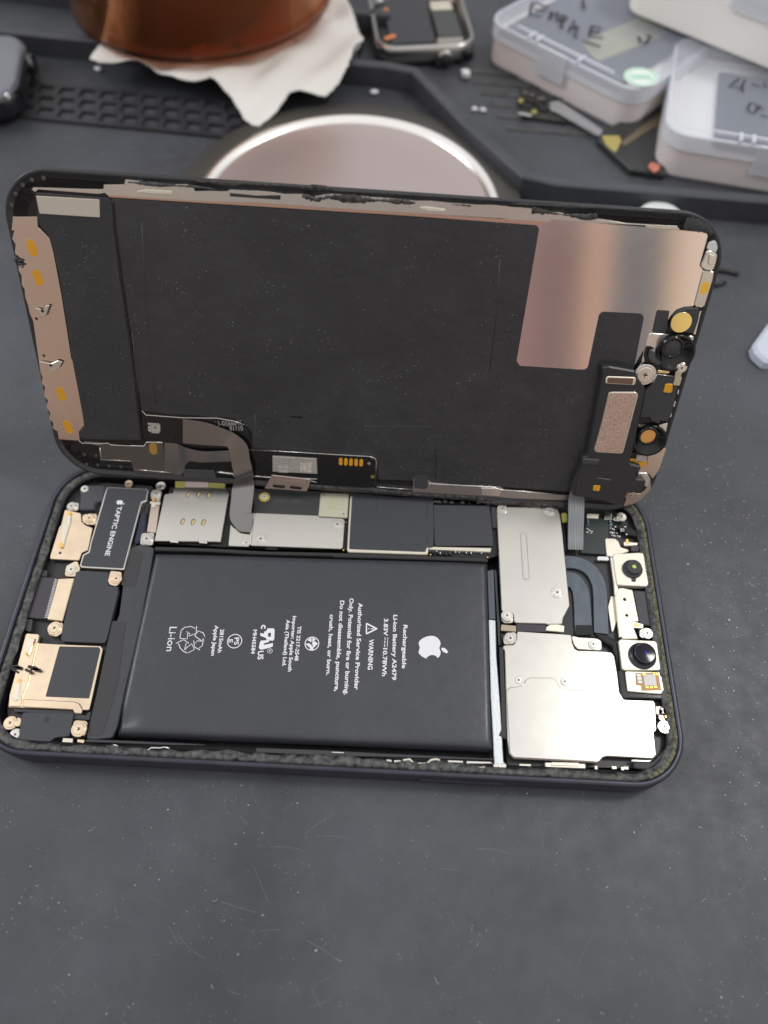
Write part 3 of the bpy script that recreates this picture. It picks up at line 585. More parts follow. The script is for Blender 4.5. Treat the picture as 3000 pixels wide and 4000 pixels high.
lug([(36.87,-5.01),(37.53,-4.00),(39.92,-3.71),(39.71,-5.68),(38.96,-6.78),(36.81,-6.89)], (38.35,-5.36), -.9, .98)
screw(s2, (39.74,-14.82), H - .5, .82, steelb, False); screw(s2, (49.60,-14.66), H - .42, .82, steelb, False)
b = MB().prism([(44.42,-31.54),(52.60,-31.41),(52.60,-32.36),(44.44,-32.49)], H - 1.0, .5, .2, .1).prism([(45.68,-31.42),(51.32,-31.30),(51.31,-32.04),(45.51,-32.13)], H - .85, .3, .2, .1); b.build('edge_clip', cream, body)
bp('edge_clip', [(62.12,-30.12),(66.42,-30.04),(65.66,-30.41),(62.13,-30.47)], -1.0, .5, steel, .1)
bp('edge_clip', [(39.23,-32.02),(41.63,-31.98),(41.51,-32.58),(39.20,-32.56)], -1.3, .5, cream, .1)
comps('edge_contact', [(54.70,-32.08),(58.37,-31.90),(60.04,-32.01),(60.76,-31.86)], H - 1.1, [(.9, .5), (.5, .6)], cream)
# metal strip between battery and the right shields
b = MB(); b.prism([(33.79,-0.92),(35.29,-1.05),(35.25,-9.44),(35.76,-21.60),(35.99,-31.77),(36.53,-32.29),(36.65,-32.82),(34.12,-32.54),(34.04,-27.43),(33.79,-18.74)], H - 1.2, 1.0, .2, .15); b.build('bracket_strip', mat('pale_strip', (.60, .64, .66), .35, .6, bump=.5, bscale=2), body)
bp('bracket_strip', [(33.81,11.37),(35.29,11.81),(35.34,-0.73),(33.90,-0.63)], -1.6, .8, mat('dull_blue_strip', (.09, .10, .12), .4, .5), .1)
bp('seal_strip', [(35.90,-7.25),(36.81,-7.52),(36.90,-21.59),(36.69,-27.34),(35.84,-26.96),(35.13,-26.57),(35.90,-25.11)], -1.1, .8, blk, .2, .1)
bp('divider_wall', [(35.42,11.72),(35.90,11.38),(36.12,0.92),(36.34,-1.76),(36.22,-3.54),(36.27,-6.80),(35.81,-6.82),(35.69,-0.79)], -1.4, .8, blkm, .1)

# coil flexes
def arcband(cl, wd, z, th, m, name):
    # cl: centreline control points, smoothed
    P = [Vector(p) for p in cl]
    for _ in range(3):
        Q = [P[0]]
        for i in range(len(P) - 1): Q += [P[i].lerp(P[i + 1], .25), P[i].lerp(P[i + 1], .75)]
        P = Q + [P[-1]]
    Lp, Rp = [], []
    for i, q in enumerate(P):
        t = (P[min(i + 1, len(P) - 1)] - P[max(i - 1, 0)]).normalized(); n = Vector((-t.y, t.x)) * wd / 2; Lp.append(q + n); Rp.append(q - n)
    return MB().prism([tuple(q) for q in Lp] + [tuple(q) for q in reversed(Rp)], z, th, 0, .08).build(name, m, body)
arcband([(51.64,14.70),(54.93,14.87),(58.07,13.39),(59.83,9.88),(59.71,5.67),(58.99,-2.81)], 3.2, H - 1.7, .5, bluef, 'coil_flex')
arcband([(51.35,10.26),(53.95,10.39),(55.35,7.98),(55.45,5.54),(55.15,-2.93)], 3.9, H - 1.9, .5, bluef, 'coil_flex')
ribm = mat('coil_trace', (.14, .165, .19), .45, .2)
for dx in (-1.2, -.7, .2, .9, 1.35):
    k_ = dx * .8
    arcband([(p[0] + (k_ if n_ > 1 else 0), p[1] + (k_ if n_ < 4 else 0)) for n_, p in enumerate([(51.64,14.70),(54.93,14.87),(58.07,13.39),(59.83,9.88),(59.71,5.67),(58.99,-2.81)])], .10, H - 1.66, .05, ribm, 'coil_trace')
for dx in (-1.4, -.6, .3, 1.2):
    arcband([(p[0] + (dx if n_ > 1 else 0), p[1] + (dx if n_ < 3 else 0)) for n_, p in enumerate([(51.35,10.26),(53.95,10.39),(55.35,7.98),(55.45,5.54),(55.15,-2.93)])], .10, H - 1.86, .05, ribm, 'coil_trace')
bp('coil_end_pad', [(53.46,-1.14),(57.13,-0.96),(57.22,-3.26),(53.16,-3.63)], -1.6, .3, mat('dark_sponge', (.02, .022, .025), .8, bump=1., bscale=6), .3)
bp('coax_cover', [(57.25,-2.96),(59.99,-3.31),(61.99,-4.67),(62.13,-8.19),(61.52,-11.35),(61.05,-10.76),(61.28,-8.23),(60.92,-6.02),(58.90,-4.83),(58.04,-4.23)], -1.0, 1.0, blkg, .6, .3)
bp('light_strip', [(62.26,6.58),(63.34,6.28),(62.83,0.45),(61.51,-2.93),(61.25,3.76)], -1.9, .5, cream, .3)
# right back circuit area
ch = bp('driver_chip', [(58.54,27.69),(63.70,26.78),(63.32,21.73),(62.16,17.09),(56.08,17.23),(57.39,22.58)], -1.5, .6, mat('green_black_chip', (.018, .028, .028), .3, coat=.3), .3)
bp('pale_chip', [(58.60,27.99),(61.56,28.07),(61.19,26.79),(58.38,26.80)], -1.2, .5, cream, .2)
bp('pale_chip', [(62.98,28.73),(64.82,28.43),(64.62,26.65),(62.58,26.55)], -1.2, .5, steel, .2)
random.seed(9)
comps('solder_joint', [(58.62,26.48),(58.65,25.81),(58.28,23.66),(58.74,23.23),(58.19,22.70),(59.22,22.94),(59.01,22.47),(64.08,26.09),(64.14,25.13),(63.87,24.14),(64.35,23.98),(64.66,23.80),(63.84,22.99),(64.22,22.82),(64.63,22.92),(65.22,22.79),(63.99,22.23),(64.54,22.07),(65.30,22.03),(65.79,21.94),(66.46,24.01),(66.97,24.03),(66.40,23.50),(66.91,23.53),(67.53,22.61),(67.45,24.72),(63.93,24.73),(65.09,24.59)], H - 1.3, [(.45, .3), (.35, .35), (.3, .22)], glint)
comps('tiny_capacitor', [(58.60,25.23),(58.54,24.64),(64.20,25.63),(64.11,24.81)], H - 1.3, [(.6, .4)], mat('teal_component', (.03, .12, .13), .4))
lug([(64.79,27.13),(65.83,27.38),(66.09,28.18),(67.96,28.28),(67.58,26.49),(65.86,26.21),(64.87,26.35)], (66.85,27.38), -1.1, .9, steel)
bp('black_flex', [(64.92,26.28),(65.82,25.35),(67.83,25.26),(70.62,23.47),(70.61,22.14),(67.83,22.57),(66.00,24.01),(64.53,25.87)], -1.2, .5, blkg, .5, .2)
bp('yellow_gasket', [(52.25,27.84),(53.22,28.17),(53.86,27.61),(53.62,25.44),(52.31,25.10)], -1.1, .8, yel, .6, .3)
bp('dark_slot', [(52.19,25.04),(53.68,25.11),(53.11,18.04),(52.39,17.25),(52.29,20.25)], -1.2, .4, blkg, .1)
bp('white_slot', [(60.06,16.40),(62.53,16.46),(62.68,15.43),(59.79,15.40)], -1.3, .3, mat('white_pad', (.75, .76, .78), .5), .5)
# front camera bracket
br = bp('camera_bracket', [(62.23,21.22),(64.62,21.23),(65.36,20.44),(65.68,18.95),(67.27,18.47),(67.53,17.93),(63.40,16.24),(62.13,16.54)], -1.0, .7, cream, .4, .1)
bp('bracket_rail', [(62.91,16.21),(63.64,16.07),(63.84,7.31),(63.32,6.93),(63.51,-3.50),(62.70,-3.87),(62.85,6.21),(63.00,9.72)], -1.0, .8, cream, .2, .1)
c1 = bp('camera_module', [(63.41,16.82),(69.64,17.51),(70.77,17.42),(70.88,9.39),(70.35,8.76),(63.56,8.77)], -.55, 1.5, cream, .7, .15)
x, y = (67.48,12.93)
b = MB().lathe(x, y, [(2.3, H - .6), (2.3, H - .1), (2.2, H + .05), (1.75, H + .05), (1.72, H + .2)], 40).build('lens_barrel', blkm, c1)
x, y = (67.58,13.04)
b = MB().lathe(x, y, [(1.78, H - .2), (1.78, H + .8), (1.68, H + .9), (.62, H + .92), (.5, H + .8), (.001, H + .8)], 40).build('lens_cap', blkm, c1)
MB().lathe(x, y, [(.5, H + .82), (.3, H + .9), (.001, H + .92)], 24).build('lens_glass', greengl, c1)
plate('barrel_tab', [(66.99,11.07),(68.11,11.05),(67.88,9.77),(67.00,9.83)], H - .3, .4, blkm, c1, .2, .1)
bp('bracket_bar', [(63.81,8.10),(64.72,8.29),(67.06,7.84),(67.12,7.08),(67.50,0.22),(65.84,-0.13),(66.80,-4.02),(63.40,-4.19),(63.05,-3.23),(62.89,6.17)], -.9, .8, cream, .3, .12, holes=[circ(*(64.95,5.41), .42, 14), circ(*(64.95,1.50), .38, 14)])
bp('sensor_module', [(67.32,7.92),(71.07,7.83),(71.39,0.61),(70.88,-0.75),(67.98,-0.40),(67.62,0.42)], -1.2, 1.0, purple, .4, .15)
bp('sensor_cover', [(70.69,6.66),(71.40,6.52),(71.35,0.57),(70.54,0.36)], -1.1, .5, cream, .2)
bp('contact_tip', [(66.47,-0.30),(67.39,-0.42),(67.30,-1.09),(66.54,-0.96)], -.7, .3, goldb, .2)
bp('bracket_clip', [(65.59,-0.29),(66.57,0.10),(68.51,-0.47),(68.29,-1.47),(66.07,-1.42)], -.95, .4, cream, .3)
lug([(67.36,-2.03),(68.06,-1.40),(70.34,-1.72),(69.91,-3.70),(67.29,-3.74)], (68.98,-2.62), -1.0, .95)
c2 = bp('camera_module', [(62.29,-4.78),(62.79,-4.43),(70.29,-4.44),(70.74,-4.90),(70.69,-11.12),(62.32,-11.54)], -.5, 1.6, cream, .7, .15)
x, y = (66.99,-8.12)
MB().lathe(x, y, [(3.0, H - .6), (3.0, H - .25), (2.85, H - .12), (2.35, H - .05), (2.3, H + .4)], 44).build('lens_barrel', mat('blue_black_barrel', (.025, .026, .04), .3), c2)
x, y = (67.34,-7.80)
MB().lathe(x, y, [(2.35, H - .2), (2.35, H + .65), (2.2, H + .8), (2.1, H + .8), (2.08, H + .72)], 44).build('lens_cap', mat('lens_rim', (.02, .02, .035), .2), c2)
MB().lathe(x, y, [(2.1, H + .73), (1.2, H + .80), (.001, H + .83)], 40).build('lens_glass', lensg, c2)
MB().lathe(x + .1, y, [(.3, H + .835), (.001, H + .845)], 7).build('lens_glint', bluegl, c2)
bp('module_frame', [(61.21,-11.25),(62.34,-11.35),(62.83,-11.48),(62.96,-16.08),(70.07,-16.29),(70.95,-15.34),(70.83,-11.07),(71.38,-11.05),(71.48,-15.77),(70.66,-17.31),(62.99,-17.54),(62.08,-17.79),(61.30,-16.88)], -.9, 1.2, blkg, .5, .25)
c3 = bp('dot_projector', [(62.93,-11.66),(70.67,-11.49),(70.75,-15.44),(69.97,-16.32),(62.93,-16.08)], -.6, 1.3, cream, .4, .12)
plate('flex_circuit', [(65.07,-11.94),(66.56,-11.92),(70.03,-11.69),(70.13,-15.49),(65.89,-15.85),(65.90,-14.71),(64.87,-14.64)], H - .55, .08, orangef, c3, .2, .02)
plate('sensor_die', [(66.70,-12.20),(69.34,-12.12),(69.29,-14.57),(66.67,-14.70)], H - .48, .15, diem, c3, .05, .03)
b = MB()
for s_ in [(65.66,-12.54),(65.69,-13.24),(65.71,-14.00)]: b.box((s_[0], s_[1], H - .45), (.95, .62, .25))
b.build('capacitor', mat('pale_capacitor', (.5, .52, .5), .4, .3), c3)
b = MB()
for s_ in [(67.11,-15.05),(68.06,-15.00),(68.96,-14.90),(66.80,-12.24),(69.08,-11.91),(69.66,-12.09)]: b.box((s_[0], s_[1], H - .47), (.7, .5, .1))
b.build('bond_pad', mat('bond_yellow', (.55, .42, .1), .35, .5), c3)
# right edge contacts
bp('edge_contact', [(68.56,-18.89),(69.84,-18.82),(69.19,-19.66),(69.12,-20.60),(68.46,-20.57)], -1.0, .6, cream, .1)
bp('edge_contact', [(69.63,-19.13),(70.90,-19.13),(70.68,-19.75),(70.83,-20.08),(70.23,-20.51),(69.66,-20.34),(69.94,-19.79),(69.57,-19.54)], -.9, .5, cream, .1)
bp('edge_contact', [(68.97,-20.68),(69.84,-20.70),(70.10,-21.62),(69.78,-21.97),(68.92,-21.55)], -1.0, .6, bronze, .1)
bp('contact_tip', [(70.15,-20.80),(70.96,-20.76),(70.62,-21.25),(70.15,-21.27)], -.8, .2, goldb, .05)
screw(body, (69.70,-23.19), H - .6, 1.0, steelb)
bp('edge_contact', [(66.54,20.40),(67.14,20.52),(68.01,20.39),(69.91,20.32),(69.68,19.64),(67.60,19.45),(66.56,19.32)], -.9, .5, cream, .2)
bp('contact_tip', [(67.08,21.08),(67.68,21.19),(67.60,19.93),(67.16,19.91)], -.7, .2, goldb, .2)
bp('bracket_block', [(68.14,19.45),(70.13,19.47),(69.79,18.04),(68.11,18.04)], -1.0, .6, purple, .1)
bp('corner_foam', [(62.73,-30.48),(66.41,-30.30),(68.03,-28.84),(69.67,-27.38),(68.60,-30.73),(65.06,-31.99),(62.29,-31.72)], -1.1, .8, blkm, .6, .2)
# wires along the front edge
b = MB()
b.tube([(*p, H - .9) for p in [(15.45,-32.62),(16.82,-32.32),(17.53,-32.95),(18.23,-33.15),(20.46,-32.97),(21.14,-32.27),(22.18,-32.05),(23.04,-32.24)]], .26, 8)
b.tube([(*p, H - .95) for p in [(23.23,-33.33),(24.60,-33.36),(25.29,-33.66),(29.76,-33.50),(32.17,-33.12)]], .26, 8)
b.build('wavy_wire', cream, body)
b = MB()
for s_ in ([(12.09,-32.55),(13.20,-32.60),(13.22,-33.16),(12.11,-33.12)], [(13.61,-32.64),(15.20,-32.56),(14.94,-33.08),(13.74,-33.24)], [(15.63,-32.81),(17.19,-32.96),(16.85,-33.21),(15.81,-33.20)], [(24.60,-32.10),(27.71,-32.08),(27.71,-32.54),(24.60,-32.60)], [(28.40,-32.08),(33.23,-32.00),(33.84,-32.37),(28.39,-32.64)], [(33.91,-32.37),(36.50,-32.24),(36.47,-33.04),(33.82,-33.13)]): b.prism(s_, H - .8, .5, .1, .08)
b.prism([(-42.23,-32.98),(-40.58,-32.95),(-40.53,-33.20),(-42.18,-33.23)], H - .8, .4, .1, .05).prism([(-40.44,-33.02),(-37.51,-33.00),(-37.51,-33.24),(-40.37,-33.31)], H - .8, .4, .1, .05)
b.tube([(*p, H - .9) for p in [(-44.27,-32.47),(-43.22,-32.59),(-42.58,-33.13),(-41.81,-33.16)]], .15, 8)
b.tube([(*p, H - .9) for p in [(-37.59,-33.20),(-36.70,-33.20),(-36.18,-32.68),(-34.27,-32.64),(-33.55,-32.43),(-32.37,-32.62)]], .2, 8)
b.prism([(0.80,-31.64),(3.41,-31.61),(3.37,-31.88),(0.90,-31.90)], H - .75, .3, .1, .05)
b.build('spring_strip', steelb, body)
bp('front_rail', [(-14.79,-31.57),(-0.81,-31.35),(10.36,-31.40),(33.98,-31.30),(33.97,-31.64),(10.40,-32.14),(-5.91,-32.68),(-14.59,-32.98)], -1.1, 1., blkm, .1, .12)
bp('front_rail', [(-49.98,-31.62),(-44.86,-31.51),(-32.04,-31.42),(-25.41,-31.39),(-25.37,-31.64),(-31.94,-31.91),(-44.71,-32.10),(-50.08,-32.20)], -1.1, 1., blkm, .1, .12)

# ---------------------------------------------------------------- display (propped open)
DM = Matrix(((0.999587, 0.0285487, -0.0032763, 0), (-0.0158015, 0.4508466, -0.8924616, 0), (-0.0240016, 0.8921448, 0.4511116, 0), (0, 0, 0, 1)))
disp = empty('display_panel', (0, 0, 0), 'smartphone display lifted open and leaning back, black film and shiny metal on its inner side', 'phone screen')
DM.translation = Vector((1.78996, 45.31301, 38.36431)) * S; disp.matrix_world = DM
def dp(name, pts, h, th=.2, m=steel, r=.4, bev=.05, holes=(), parent=None, label=None): return plate(name, pts, h, th, m, parent or disp, r, bev, holes, label)
ringmesh([(4, -2.3), (1.2, -2.25), (.4, -2.0), (.05, -1.5), (0, -.6), (.08, -.1), (.3, .02), (.75, .02), (.85, -.12), (4.5, -.12)], 144.2, 69.0, 10.3).build('display_frame', blk, disp)
MB().prism(rrect(141, 65.6, 8.7), -.12, 2.2, 0, 0).build('cover_glass', blkg, disp)
# shiny plate seen at the right, film over the rest
dp('metal_plate', [(28.87,30.36),(34.40,31.57),(37.12,31.37),(55.89,31.19),(56.54,31.00),(62.27,31.03),(67.28,30.92),(67.90,30.38),(67.93,24.62),(68.95,23.78),(69.28,16.78),(68.10,15.90),(65.24,14.06),(61.96,9.95),(61.49,7.17),(59.99,2.36),(53.08,2.18),(50.83,1.37),(31.43,-0.26)], .0, .1, mirror, .6, .03)
filmo = dp('black_film', [(-50.03,29.85),(34.17,30.20),(34.90,29.64),(34.71,2.14),(35.58,1.14),(49.73,1.21),(50.30,1.89),(50.20,13.43),(50.72,14.15),(58.79,14.32),(59.55,13.59),(60.29,1.87),(55.88,-5.00),(53.11,-29.67),(12.08,-29.89),(6.24,-30.10),(5.35,-25.81),(3.96,-24.40),(-24.25,-23.88),(-24.16,-19.46),(-26.43,-16.99),(-29.32,-16.38),(-49.76,-16.40)], .08, .12, film, .9, .04)
# ridges and wrinkles in the film
b = MB(); random.seed(21)
def dline(s_, r=.10, z=.07): b.tube([(*p, z) for p in s_], r, 5, flat=.55)
for s_ in ([(-49.43,2.56),(-50.26,-16.69),(-49.64,-17.44),(-40.36,-16.93),(-32.38,-16.44),(-28.80,-16.84),(-25.65,-18.79),(-23.96,-21.49)], [(-44.31,25.72),(-45.15,14.69),(-46.15,-8.09),(-45.98,-13.77)], [(-23.20,-15.10),(-23.55,-23.17),(3.66,-23.31),(5.15,-23.82),(5.92,-24.59),(6.06,-31.00)], [(13.73,-30.37),(13.91,-27.77),(14.95,-26.83),(18.28,-26.77),(19.93,-28.57),(20.39,-29.40)], [(1.55,-16.17),(18.66,-15.05),(19.89,-28.14)], [(28.05,23.26),(28.86,14.89),(29.20,-0.38)]): dline(s_)
for k in range(26):
    u, v = random.choice(((0.15, 0), (.3, 0), (.45, 0), (.62, 0), (.8, 0)))
    x = -40 + 62 * random.random() + 3; y = -20.5 - (x + 40) * .115 + random.uniform(-1.5, 3)
    L = random.uniform(1.5, 4.5); a = random.uniform(-1.0, -.5)
    dline([(x, y), (x + L * .5 * math.cos(a), y + L * .5 * math.sin(a) + .15), (x + L * math.cos(a), y + L * math.sin(a))], random.uniform(.05, .09))
b.build('film_crease', film, filmo)
b = MB(); b.prism([(-15.67,-14.92),(-14.24,-14.69),(-11.74,-14.70),(-12.45,-15.23),(-14.61,-15.23)], .1, .02, .3, 0); b.build('film_scuff', blkg, filmo)
dp('black_tab', [(61.86,15.26),(64.45,15.26),(64.56,14.34),(64.97,10.44),(62.02,10.54),(61.87,13.56)], .12, .12, blkm, .3)
# left pad
padp = dp('foam_pad', [(-64.69,30.01),(-65.34,25.73),(-65.07,23.69),(-63.54,21.46),(-63.30,18.68),(-63.26,10.45),(-63.81,-4.25),(-63.84,-20.42),(-64.18,-21.33),(-65.35,-22.76),(-65.44,-23.88),(-64.93,-24.58),(-50.75,-23.76),(-50.39,-18.19),(-49.86,-2.27),(-50.16,16.75),(-49.98,24.36),(-49.63,28.74),(-49.96,29.57),(-50.68,29.87)], .30, .4, pad, .5, .12)
dp('pad_edge', [(-49.95,29.58),(-49.41,29.10),(-49.71,24.38),(-49.82,14.58),(-49.72,-2.61),(-50.36,-23.71),(-50.85,-23.75),(-50.24,-2.64),(-50.31,14.55),(-50.12,24.36),(-49.68,28.74)], .42, .2, blkg, .2, .06)
dp('label_strip', [(-64.72,29.42),(-52.50,29.53),(-52.11,29.47),(-52.55,26.20),(-52.74,26.13),(-64.70,26.10)], .5, .35, beige, .12, .08)
# left metal strip with toothed edge; bronze tint paints in warm reflections
teeth = []
P0 = [(-70.47,25.14),(-70.66,21.81),(-71.40,22.45),(-70.66,22.50),(-70.93,20.59),(-71.41,21.01),(-71.05,19.36),(-71.82,18.09)]
lb = [(-70.48,25.08),(-65.47,25.40),(-65.74,23.38),(-65.08,22.77),(-63.74,21.26),(-63.53,18.63),(-63.53,9.41),(-63.99,-4.32),(-63.58,-5.53),(-63.88,-19.69),(-63.98,-20.91),(-65.50,-22.65),(-65.83,-25.14),(-70.84,-25.12)]
lt = [(-70.74,-23.05),(-71.78,-22.32),(-71.31,-20.86),(-72.11,-19.92),(-71.53,-18.28),(-72.13,-16.75),(-71.44,-15.14),(-72.11,-14.03),(-71.46,-11.69),(-72.02,-10.97),(-71.53,-9.44),(-71.76,-8.33),(-71.57,-5.38),(-70.90,3.53),(-71.31,5.54),(-71.28,7.22),(-71.52,8.86),(-71.29,10.52),(-71.68,11.46),(-71.31,13.42),(-71.69,14.34),(-71.33,16.26),(-71.66,18.10),(-71.14,19.66),(-71.57,20.85),(-70.78,22.40),(-71.34,22.43)]
br_ = dp('metal_strip', lb + lt, .12, .2, bronze, 0, .04)
for s_ in ((-67.80,19.22), (-67.85,13.18), (-68.00,-13.24), (-67.95,-21.67)):
    plate('gold_pad', stadium((s_[0] - .1, s_[1] + .75), (s_[0] + .1, s_[1] - .75), .95), .16, .04, amberpad, br_, 0, .01)
for s_ in ((-70.04,4.29), (-70.14,-4.13)): plate('hole', circ(*s_, .32, 14), .15, .03, blk, br_, 0, 0)
for s_ in ([(-69.27,6.92),(-67.92,6.51),(-66.87,7.58),(-66.11,7.73),(-67.52,5.20),(-68.83,4.87),(-68.87,5.94)], [(-71.14,-5.28),(-68.50,-5.60),(-66.77,-4.75),(-65.89,-5.05),(-66.76,-6.49),(-68.60,-7.88),(-69.22,-7.11),(-68.87,-6.06),(-71.08,-5.49)]):
    plate('clip', s_, .95, .35, steel, br_, .1, .08); c = Vector(s_[0]); cc = (sum(p[0] for p in s_) / len(s_), sum(p[1] for p in s_) / len(s_)); plate('clip_window', circ(*cc, .35, 10), 1.0, .06, blk, br_, 0, 0)
b = MB(); random.seed(4); x, y = (-71.20,16.33)
for k in range(14): a = random.uniform(0, 6.28); L = random.uniform(.4, 1.6); b.tube([(x, y, .3), (x + L * .5 * math.cos(a), y + L * .5 * math.sin(a), random.uniform(.3, .9)), (x + L * math.cos(a), y + L * math.sin(a), .3)], random.uniform(.07, .3), 6)
b.build('adhesive_clump', blkm, disp)
# top strip, jagged edge
up_ = [(-50.93,32.24),(-46.84,32.54),(-46.50,33.45),(-43.86,33.34),(-43.29,33.04),(-37.23,33.14),(-34.50,33.31),(-33.31,33.05),(-33.02,32.23),(-29.42,32.51),(-26.70,32.54),(-26.07,32.86),(-20.96,33.03),(-18.54,33.04),(-15.53,32.76),(-11.91,32.98),(-11.31,32.24),(-7.09,33.28),(-6.48,33.32),(-4.08,33.47),(-1.67,33.45),(1.34,33.31),(4.05,33.33),(6.76,33.31),(10.37,33.17),(13.07,33.34),(16.68,33.20),(21.79,33.19),(25.37,33.36),(28.97,33.22),(30.76,33.25),(32.88,33.16),(35.05,32.73),(38.05,32.78),(41.74,32.31),(43.64,31.86),(46.01,32.07),(48.75,31.90),(51.52,31.65),(55.13,31.68),(59.33,31.72),(61.42,31.77),(62.23,31.05)]
lo_ = [(55.91,30.99),(55.18,31.46),(44.37,31.28),(37.16,31.39),(36.57,30.98),(29.33,30.81),(27.22,30.99),(26.31,30.98),(9.35,30.85),(-2.80,30.80),(-21.05,30.84),(-32.03,30.38),(-50.37,30.31),(-50.92,30.75),(-52.18,30.48),(-64.10,30.58),(-64.98,30.02),(-65.49,30.50),(-65.11,30.86),(-59.41,31.07),(-54.50,31.23),(-51.12,31.39)]
ts = dp('metal_strip', up_ + lo_, .12, .2, steel, 0, .04)
dp('metal_strip', [(-50.32,30.70),(-31.98,31.00),(-21.05,31.01),(-8.88,30.83),(9.35,30.85),(29.32,30.89),(36.60,30.84),(34.60,30.14),(29.43,30.18),(9.39,30.28),(-21.08,30.15),(-32.06,30.09),(-50.28,30.00)], .10, .1, mat('copper_edge', (.62, .42, .34), .3, 1, bump=.1, bscale=6), 0, .03)['label'] = 'thin coppery strip below the pale strip'
for s_ in ([(-44.65,31.45),(-42.31,31.96),(-37.45,31.98),(-37.36,31.43),(-37.98,31.31),(-42.25,31.24),(-42.84,31.37)], [(11.12,32.13),(12.26,32.28),(16.20,32.02),(15.80,31.49),(12.63,31.46),(11.24,31.77)]):
    plate('clip', s_, .5, .3, cream, ts, .1, .08)
plate('dark_window', [(-26.15,32.31),(-20.98,32.15),(-16.13,32.51),(-16.21,31.66),(-21.00,31.65),(-26.13,31.66)], .15, .05, blk, ts, 0, 0)
# scraped adhesive over the rim
def scrap(pts, wd, z, m=gunk_d, name='adhesive_residue', jit=.12, seed=1):
    random.seed(seed); P = [Vector(p) for p in pts]; Q = []
    for i in range(len(P) - 1):
        k = max(1, int((P[i + 1] - P[i]).length / .25)); Q += [P[i].lerp(P[i + 1], j / k) for j in range(k)]
    b = MB(); A = []; B_ = []; Cc = []
    for i, q in enumerate(Q):
        t = (Q[min(i + 1, len(Q) - 1)] - Q[max(i - 1, 0)]).normalized(); n = Vector((-t.y, t.x)); k_ = .55 + .5 * math.sin(i * .13 + seed) * math.sin(i * .047 + 2 * seed); w1 = wd / 2 * (k_ + random.uniform(-.15, .25)); w2 = wd / 2 * (k_ + random.uniform(-.15, .25))
        A.append((*(q + n * w1), z)); Cc.append((*(q - n * w2), z)); B_.append((*(q + n * random.uniform(-.1, .1)), z + random.uniform(.15, .15 + jit * 2)))
    L = len(A); b.add(A + B_ + Cc, [(i, L + i, L + i + 1, i + 1) for i in range(L - 1)] + [(L + i, 2 * L + i, 2 * L + i + 1, L + i + 1) for i in range(L - 1)], 0, True)
    return b.build(name, m, disp)
scrap([(-46.01,33.02),(-40.88,32.92),(-33.61,33.03),(-28.79,32.77),(-27.28,32.79)], .8, .13, seed=2)
scrap([(-11.90,32.71),(-9.19,32.09),(-6.77,32.80),(-4.06,32.69),(0.17,32.68),(4.68,32.82),(10.41,32.76)], 1.5, .13, seed=3)
scrap([(17.32,32.91),(21.23,32.88)], 1.0, .13, seed=4)
scrap([(32.92,32.88),(38.09,32.51),(43.55,32.29),(45.89,32.58)], 1.4, .13, seed=5)
scrap([(-10.32,-33.21),(-5.76,-33.50),(-1.21,-33.35),(5.23,-33.26),(10.17,-33.52),(14.72,-33.59),(23.06,-33.57),(26.83,-33.48),(32.87,-33.65),(30.52,-34.52),(36.66,-34.42),(43.42,-34.06),(52.29,-34.13)], 1.6, .05, seed=6)
scrap([(62.71,32.51),(65.23,32.10),(67.16,31.66),(68.68,30.61)], 2.2, .05, blkm, seed=7)
scrap([(-32.65,33.96),(-20.93,34.13),(-20.93,34.13),(-6.51,34.33)], 1.0, .02, seed=8)
scrap([(-5.90,33.96),(6.10,34.09),(28.83,34.17),(28.89,33.73),(45.58,34.08),(61.69,34.12)], .7, .02, blkm, seed=9)
# dimples of the left corners
b = MB()
for s_ in [(-62.72,32.67),(-65.10,32.19),(-67.16,31.14),(-68.99,29.42),(-70.25,27.26),(-70.40,-27.43),(-69.27,-29.45),(-67.62,-31.16),(-65.34,-28.93),(-62.53,-29.00),(-59.69,-28.91),(-56.88,-28.94),(-65.31,-31.62),(-62.54,-31.62),(-59.71,-31.69),(-56.87,-31.68),(-55.25,-27.50)]: b.lathe(s_[0], s_[1], [(.42, .0), (.34, .07), (.2, .02), (.001, -.02)], 14, 0)
b.build('rivet_dimple', mat('rivet', (.10, .10, .10), .3, .6), disp)
ringmesh([(0, 0), (0.01, 0)]) if False else None
dp('hole', circ(*(-67.46,-27.46), .95, 20), .02, .1, blkg, r=0, bev=.02)
# bottom-left bracket
bb = dp('hinge_bracket', [(-65.71,-25.19),(-61.19,-25.25),(-53.46,-25.72),(-50.08,-25.46),(-49.16,-24.02),(-45.52,-23.86),(-45.82,-29.85),(-41.61,-31.89),(-41.86,-32.48),(-53.75,-32.87),(-54.10,-29.87),(-61.38,-29.90),(-61.08,-26.41)], .2, .3, mat('dark_nickel', (.16, .15, .145), .35, .9, bump=.1, bscale=5), .3, .08)
plate('gold_pad', stadium(((-48.09,-25.15)), ((-48.19,-26.54)), .9), .26, .05, mat('bronze_pad', (.42, .24, .05), .45, .4), bb, 0, .01)
b = MB(); b.tube([(*p, .25) for p in [(-65.78,-25.08),(-65.33,-25.67),(-61.22,-25.56),(-58.93,-25.17),(-58.26,-25.66),(-54.53,-25.53),(-50.23,-25.32),(-49.52,-24.15),(-45.63,-24.01)]], .12, 6, flat=.7); b.build('bracket_rim', steelb, bb)
b = MB(); b.tube([(*p, .28) for p in [(-61.09,-26.59),(-61.35,-29.87),(-54.06,-29.71)]], .08, 6, flat=.7); b.tube([(*p, .28) for p in [(-53.34,-31.94),(-44.84,-32.12)]], .1, 6); b.build('bracket_rim', steel, bb)
